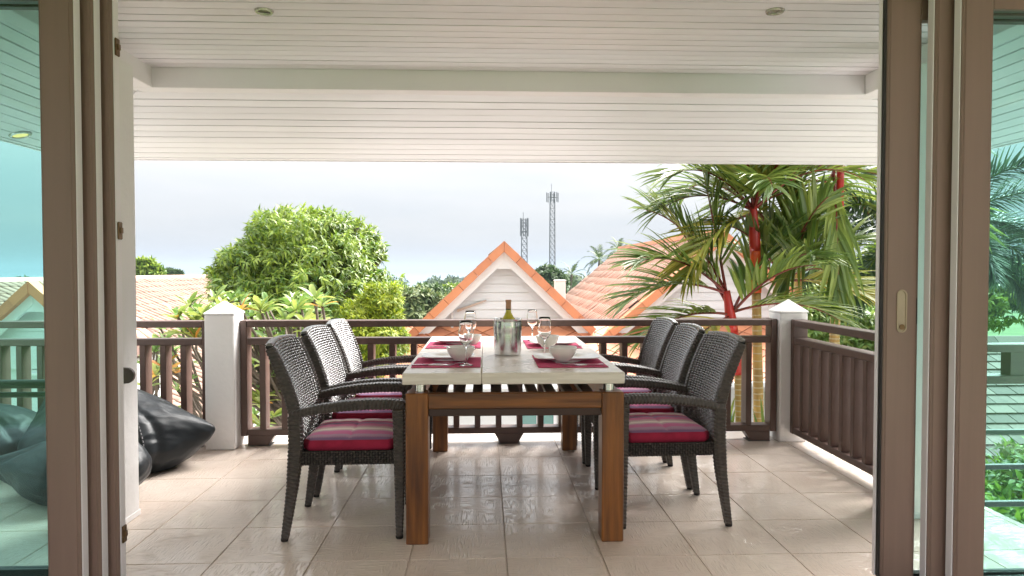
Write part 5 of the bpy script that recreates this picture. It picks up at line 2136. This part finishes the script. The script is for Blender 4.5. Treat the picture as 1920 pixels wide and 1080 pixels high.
def ringed_stem(g, gr, pts, r0, r1, step=.13):
    P = [Vector(p) for p in pts]
    n = 40
    seg = []
    for k in range(n + 1):
        x = k / n * (len(P) - 1)
        i = min(int(x), len(P) - 2)
        seg.append(P[i].lerp(P[i + 1], x - i))
    g.tube(seg, [r0 + (r1 - r0) * k / n for k in range(n + 1)], n=12)
    tot = sum((seg[k + 1] - seg[k]).length for k in range(n))
    m = int(tot / step)
    for q in range(1, m):
        x = q / m * n
        i = min(int(x), n - 1)
        c = seg[i].lerp(seg[i + 1], x - i)
        d = (seg[i + 1] - seg[i]).normalized()
        r = r0 + (r1 - r0) * q / m
        gr.tube([c - d * .006, c - d * .002, c + d * .002, c + d * .006], [r * 1.0, r * 1.07, r * 1.07, r * 1.0], n=12, caps=False)


PG = 'red stemmed palms at the corner of the terrace'


def red_palm(lab, stem_px, Y, r, shaft_px, fronds, dead=None, stem_m='palm_stem', yj=0.0):
    base = at(stem_px[0][0], stem_px[0][1], Y)
    gx = base.x
    t = thing('red_palm', lab, 'palm', (gx, Y, -3.2), group=PG)
    o = Vector((gx, Y, -3.2))
    g, gr = MB(), MB()
    pts = [(gx, Y, -3.2)] + [at(a, b, Y) for a, b in stem_px]
    ringed_stem(g, gr, [Vector(p) - o for p in pts], r * 1.25, r)
    st = g.build('trunk', M[stem_m], t, smooth='all')
    tag(gr.build('trunk_rings', M['palm_ring'], st, smooth='all'), kind='stuff')
    for (pa, pb, ra, rb_, mm) in shaft_px:
        g = MB()
        a, b = at(*pa, Y) - o, at(*pb, Y) - o
        q = []
        rr = []
        for k in range(9):
            f = k / 8
            q.append(a.lerp(b, f))
            rr.append((ra + (rb_ - ra) * f) * (1 + .18 * math.sin(math.pi * min(1, f * 1.4)) * (1 if f < .72 else .6)))
        g.tube(q, rr, n=14)
        g.build('crownshaft', M[mm], t, smooth='all')
    for f in fronds:
        (bp, az, el, L_, dr, kw) = f
        bpt = at(*bp, Y) - o
        frond(None, M[kw.pop('m', 'palm_leaf')], t, bpt, R(az), R(el), L_, dr, stem_m=M[kw.pop('sm', 'palm_rachis')], **kw)
    return t


def fan(bp, n, az0, els, L_, dr, **kw):
    o = []
    for k in range(n):
        az = az0 + 137.5 * k + random.uniform(-12, 12)
        el = els[0] + (els[1] - els[0]) * k / max(1, n - 1)
        k2 = dict(npair=21, ll=.56, lw=.041, vee=.35, leaf_droop=.22, rr=.012, twist=random.uniform(-.5, .5))
        k2.update(kw)
        o.append((bp, az, el, L_ * random.uniform(.9, 1.1), dr * random.uniform(.8, 1.2), k2))
    return o


Yp = 6.1
base_kw = dict(npair=22, ll=.55, lw=.041, vee=.4, leaf_droop=.22, rr=.013)
red_palm('red stemmed palm leaning left, its lowest fronds reaching over the tiled roof', [(1388, 830), (1384, 700)], Yp - .1, .034,
         [((1384, 702), (1374, 620), .048, .046, 'palm_red'), ((1374, 621), (1362, 545), .046, .032, 'palm_red')],
         [((1362, 548), 148, 62, 1.1, 1.1, dict(base_kw, twist=.3)), ((1361, 545), 150, 80, 1.25, .25, dict(base_kw)), ((1362, 550), 196, 40, 1.0, 1.15, dict(base_kw, twist=-.35)), ((1362, 550), 182, 20, .95, 1.15, dict(base_kw, twist=-.2)),
          ((1372, 590), 200, 8, 1.0, .9, dict(base_kw, m='palm_leaf')), ((1372, 588), 20, 60, 1.1, .8, dict(base_kw)), ((1372, 588), 300, 45, .95, .9, dict(base_kw)),
          ((1372, 592), 215, -12, .85, .7, dict(base_kw, m='palm_leaf_yellow')), ((1371, 585), 150, 62, 1.2, .5, dict(base_kw)), ((1372, 586), 330, 20, .9, 1.0, dict(base_kw))])
red_palm('red stemmed palm with a bright orange and red crownshaft, left of the white post', [(1423, 820), (1421, 700), (1418, 548)], Yp, .040,
         [((1418, 549), (1416, 470), .044, .046, 'palm_orange'), ((1416, 471), (1412, 388), .046, .034, 'palm_red')],
         fan((1412, 395), 14, 175, (86, 30), .98, 1.45) + fan((1413, 400), 2, 60, (10, -15), .9, 1.2, m='palm_leaf_yellow'))
red_palm('short red stemmed palm standing right behind the white newel post', [(1470, 800), (1470, 600)], Yp + .25, .040,
         [((1470, 602), (1468, 522), .046, .036, 'palm_red')],
         fan((1468, 525), 9, 20, (84, 20), 1.0, .9, ll=.5) + fan((1468, 527), 1, 330, (5, 5), .9, 1.2, m='palm_leaf_yellow'))
red_palm('tall red stemmed palm at the right with a long hanging frond', [(1563, 760), (1564, 652), (1567, 575)], Yp + .15, .042,
         [((1567, 576), (1570, 545), .044, .043, 'palm_green'), ((1570, 546), (1576, 310), .042, .032, 'palm_red')],
         fan((1574, 312), 10, 190, (84, -10), 1.25, 1.1) +
         [((1563, 318), 250, -66, 1.25, .35, dict(npair=20, ll=.62, lw=.05, vee=.15, leaf_droop=.35, rr=.014, ang=.30)),
          ((1564, 322), 200, -55, 1.2, .6, dict(npair=18, ll=.6, lw=.05, vee=.15, leaf_droop=.35, rr=.014, ang=.38, m='palm_leaf'))])
red_palm('tall palm with its crown just under the eave, between two other red palms', [(1500, 800), (1498, 600), (1494, 420)], Yp + .75, .036,
         [((1494, 421), (1492, 330), .04, .03, 'palm_red')],
         fan((1492, 340), 7, 60, (75, -5), 1.25, 1.0))
# young palm suckers by the bottom of the balustrade
yp = at(1392, 840, 5.75)
t = thing('young_palm', 'young green palm shoots behind the balustrade beside the right chairs', 'palm', (yp.x, 5.75, -3.2))
for k in range(9):
    frond(None, M['palm_leaf'], t, (random.uniform(-.1, .1), random.uniform(-.05, .08), 2.35 + random.uniform(-.3, .1)), R(40 * k + 10), R(random.uniform(60, 82)), random.uniform(.7, 1.0), .6,
          npair=10, ll=.36, lw=.035, vee=.3, leaf_droop=.2, rr=.008, stem_m=M['palm_green'])
g = MB()
g.tube([(0, 0, 0), (.02, 0, 2.4)], [.04, .025], n=8)
g.build('trunk', M['palm_stem'], t, smooth='all')

# foxtail palm at the right
FXp = Vector((4.85, 7.35, -3.2))
t = thing('foxtail_palm', 'foxtail palm with bushy dark plume fronds behind the right door frames', 'palm', FXp)
g, gr = MB(), MB()
ringed_stem(g, gr, [Vector((0, 0, 0)), Vector((.03, 0, 2.4)), Vector((.02, 0, 4.1))], .10, .075, step=.16)
st = g.build('trunk', M['palm_stem'], t, smooth='all')
tag(gr.build('trunk_rings', M['palm_ring'], st, smooth='all'), kind='stuff')
g = MB()
g.tube([(.02, 0, 4.1), (.02, 0, 4.4), (.02, 0, 4.9)], [.075, .085, .05], n=12)
g.build('crownshaft', M['palm_green'], t, smooth='all')
for az, el, L_, dr in [(-25, 42, 1.5, 1.3), (8, 26, 1.5, 1.2), (-60, 10, 1.5, 1.9), (-18, -10, 1.45, 1.6), (38, 40, 1.6, 1.4), (175, 25, 1.7, 2.4), (205, 5, 1.6, 2.0), (150, 45, 1.8, 1.9), (90, 60, 1.6, 1.4), (265, 20, 1.4, 2.0), (-5, 5, 1.5, 2.0), (300, 55, 1.5, 1.5), (190, 40, 1.9, 2.3)]:
    frond(None, M['fox_leaf'], t, (.02, 0, 4.75), R(az), R(el), L_, dr, npair=68, ll=.32, lw=.024, vee=0, leaf_droop=.18, rr=.014, stem_m=M['palm_green'], all_round=True, ang=.95, first=.1)

# coconut palms on the skyline
def coco(lab, px, py, Y, rpx, seed):
    c = at(px, py, Y)
    zb_ = terrain_z(c.x, Y)
    t = thing('coconut_palm', lab, 'palm', (c.x, Y, zb_), group='coconut palms on the skyline')
    g = MB()
    Hh = c.z - zb_
    g.tube([(-.5, 0, 0), (-.3, 0, Hh * .5), (0, 0, Hh)], [.22, .17, .13], n=8)
    g.build('trunk', M['bark'], t, smooth='all')
    L_ = rpx / FPX * Y * 1.15
    for k in range(15):
        frond(None, M['coco_leaf'], t, (0, 0, Hh), R(137.5 * k + seed), R(72 - 95 * k / 14), L_, 1.1, npair=20, ll=L_ * .32, lw=L_ * .03, vee=.1, leaf_droop=.35, rr=L_ * .012, stem_m=M['palm_green'])
    return t


coco('coconut palm left of the tiled roof, its trunk rising beside the white chimney', 1072, 515, 75, 27, 10)
coco('coconut palm with a full crown just above the tiled roof slope', 1124, 488, 80, 30, 75)
coco('coconut palm behind the roof top, half hidden by the near palm fronds', 1160, 470, 95, 26, 140)
coco('coconut palm seen low between the white chimney and the tiled roof', 1098, 530, 100, 20, 30)

# shrubs on the right
tree('garden_shrub', 'light green leafy shrub behind the right white newel post', px_lobes([(1530, 620, 46), (1600, 612, 40), (1560, 650, 50), (1500, 590, 30), (1640, 640, 40)], 10.4, .4), (4.9, 10.4, -3.2), .06, 1500, 7, .16, .05, M['leaf_frangi'], droop=.3, spread=1.0, cat='shrub')
tree('background_tree', 'dense green tree filling the gap between the palms and the right door frames', px_lobes([(1600, 560, 50), (1520, 560, 44), (1560, 520, 30), (1650, 520, 50), (1480, 600, 40), (1700, 560, 60), (1880, 560, 45), (1940, 540, 50), (1800, 570, 60)], 19.0, .4), (9.6, 19.0, -3.2), .16, 2400, 7, .26, .09, M['leaf_mango'], droop=.3, spread=1.0)

# bright ground shrub with red flowers at the far right
lb = [((3.9, 5.9, -1.45), .78), ((4.6, 5.75, -1.25), .85), ((5.4, 5.9, -1.35), .9), ((4.2, 6.6, -1.5), .8), ((5.0, 6.6, -1.55), .8)]
t = tree('flowering_shrub', 'bright green shrub dotted with red flowers below the side railing', lb, (4.6, 6.1, -3.2), .05, 3400, 7, .11, .045, M['leaf_ground'], droop=.1, spread=1.0, cat='shrub')
P, O = lobe_points([(Vector(c), r) for c, r in lb], 90, (1.0, 1.06))
fm = None
for p, o_ in zip(P, O):
    if p[2] < -1.4:
        continue
    if fm is None:
        g = MB()
        for k in range(6):
            a = 2 * math.pi * k / 6
            c_, s_ = math.cos(a), math.sin(a)
            g.add([(0, 0, 0), (.035 * c_ - .014 * s_, .035 * s_ + .014 * c_, .012), (.055 * c_, .055 * s_, .006), (.035 * c_ + .014 * s_, .035 * s_ - .014 * c_, .012)], [(0, 3, 2, 1)])
        fm = g.build('flower', M['flower'], t)
        fo = fm
    else:
        fo = link('flower', fm.data, t)
    fo.location = Vector(p) + Vector(o_) * .03 - Vector((4.6, 6.1, -3.2))
    fo.rotation_euler = (random.uniform(-.6, .2), random.uniform(-.5, .5), random.uniform(0, 6))

# frangipani-like shrub just beyond the left balustrade
base = Vector((-2.05, 6.3, -3.2))
t = thing('frangipani_shrub', 'sprawling shrub with long pale green and yellow leaves behind the left balustrade', 'shrub', base)
tips = []
reg = [(400, 605, 560, 612, 44), (280, 400, 590, 640, 14), (262, 380, 640, 790, 22), (440, 560, 610, 800, 36), (330, 420, 570, 605, 9), (560, 640, 600, 700, 10)]
for x0, x1, y0, y1, n in reg:
    for _ in range(n):
        Yt = random.uniform(5.7, 7.0)
        tips.append(at(random.uniform(x0, x1), random.uniform(y0, y1), Yt) - base)
g = MB()
hubs = []
for k in range(9):
    h = Vector((random.uniform(-1.6, 1.1), random.uniform(-.4, .5), random.uniform(1.8, 2.9)))
    hubs.append(h)
    limb(g, (random.uniform(-.1, .1), 0, 0), h, .05, .028, sag=.1, n=8)
for tp in tips:
    h = min(hubs, key=lambda q: (q - tp).length + (1.0 if q.z > tp.z else 0))
    limb(g, h, tp, .020, .011, sag=-.12, n=6, wob=.07)
g.build('stem', M['bark'], t, smooth='all')
V, F = leaves_geo(np.array([[0, 0, 0.]]), np.array([[1., 0, 0]]), np.array([[0, 0, 1.]]), 1.0, .27, curl=.16, fold=.18)
lm = {}
for nm in ('leaf_frangi', 'leaf_yellow'):
    me = bpy.data.meshes.new('leaf')
    # a fuller blade: three cross sections and a mid rib
    vv, ff = [], []
    for s, wv, zz in ((0, .02, 0), (.25, .10, .03), (.55, .145, .035), (.82, .10, .0), (1.0, .004, -.07)):
        vv += [(s, -wv, zz + wv * .3), (s, 0, zz), (s, wv, zz + wv * .3)]
    for q in range(4):
        a = q * 3
        ff += [(a, a + 3, a + 4, a + 1), (a + 1, a + 4, a + 5, a + 2)]
    me.from_pydata(vv, [], ff)
    me.materials.append(M[nm])
    me.polygons.foreach_set('use_smooth', [True] * len(ff))
    lm[nm] = me
allv = []
cand = []
for tp in tips:
    outw = Vector((tp.x * .25, -.25, 1)).normalized()
    nl = random.randint(7, 10)
    yel = random.random() < .13
    for k in range(nl):
        a = 2.4 * k + random.uniform(-.3, .3)
        el = R(random.uniform(-8, 55))
        d = (Vector((math.cos(a) * math.cos(el), math.sin(a) * math.cos(el), math.sin(el))) + outw * .15).normalized()
        s = random.uniform(.11, .195)
        q = d.to_track_quat('X', 'Z').to_matrix().to_4x4()
        roll = Matrix.Rotation(random.uniform(-.5, .5), 4, 'X')
        cand.append((tp.y, Matrix.Translation(tp + Vector((0, 0, -.02 * k / nl))) @ q @ roll @ Matrix.Scale(s, 4), 'leaf_yellow' if (yel and random.random() < .6) or random.random() < .04 else 'leaf_frangi'))
cand.sort(key=lambda c: c[0])
for _, mt, nm in cand[:298]:
    o = link('leaf', lm[nm], t)
    o.matrix_local = mt
g = MB()
for _, mt, nm in cand[298:]:
    me = lm['leaf_frangi']
    g.add([(mt @ v.co)[:] for v in me.vertices], [p.vertices[:] for p in me.polygons])
tag(g.build('leaves', M['leaf_frangi'], t, smooth='all'), kind='stuff')

# ------------------------------------------------------------------ sea air
g = MB()
g.box(-14500, 14500, -80, 14400, -34, 40)
hz = bpy.data.materials.new('sea_haze')
hz.use_nodes = True
ht = hz.node_tree
ht.nodes.clear()
ho = N(ht, 'ShaderNodeOutputMaterial')
hv = N(ht, 'ShaderNodeVolumePrincipled')
hv.inputs['Color'].default_value = (0.36, 0.42, 0.50, 1)
hv.inputs['Density'].default_value = 0.0005
ht.links.new(hv.outputs[0], ho.inputs['Volume'])
tag(g.build('haze', hz), kind='stuff')
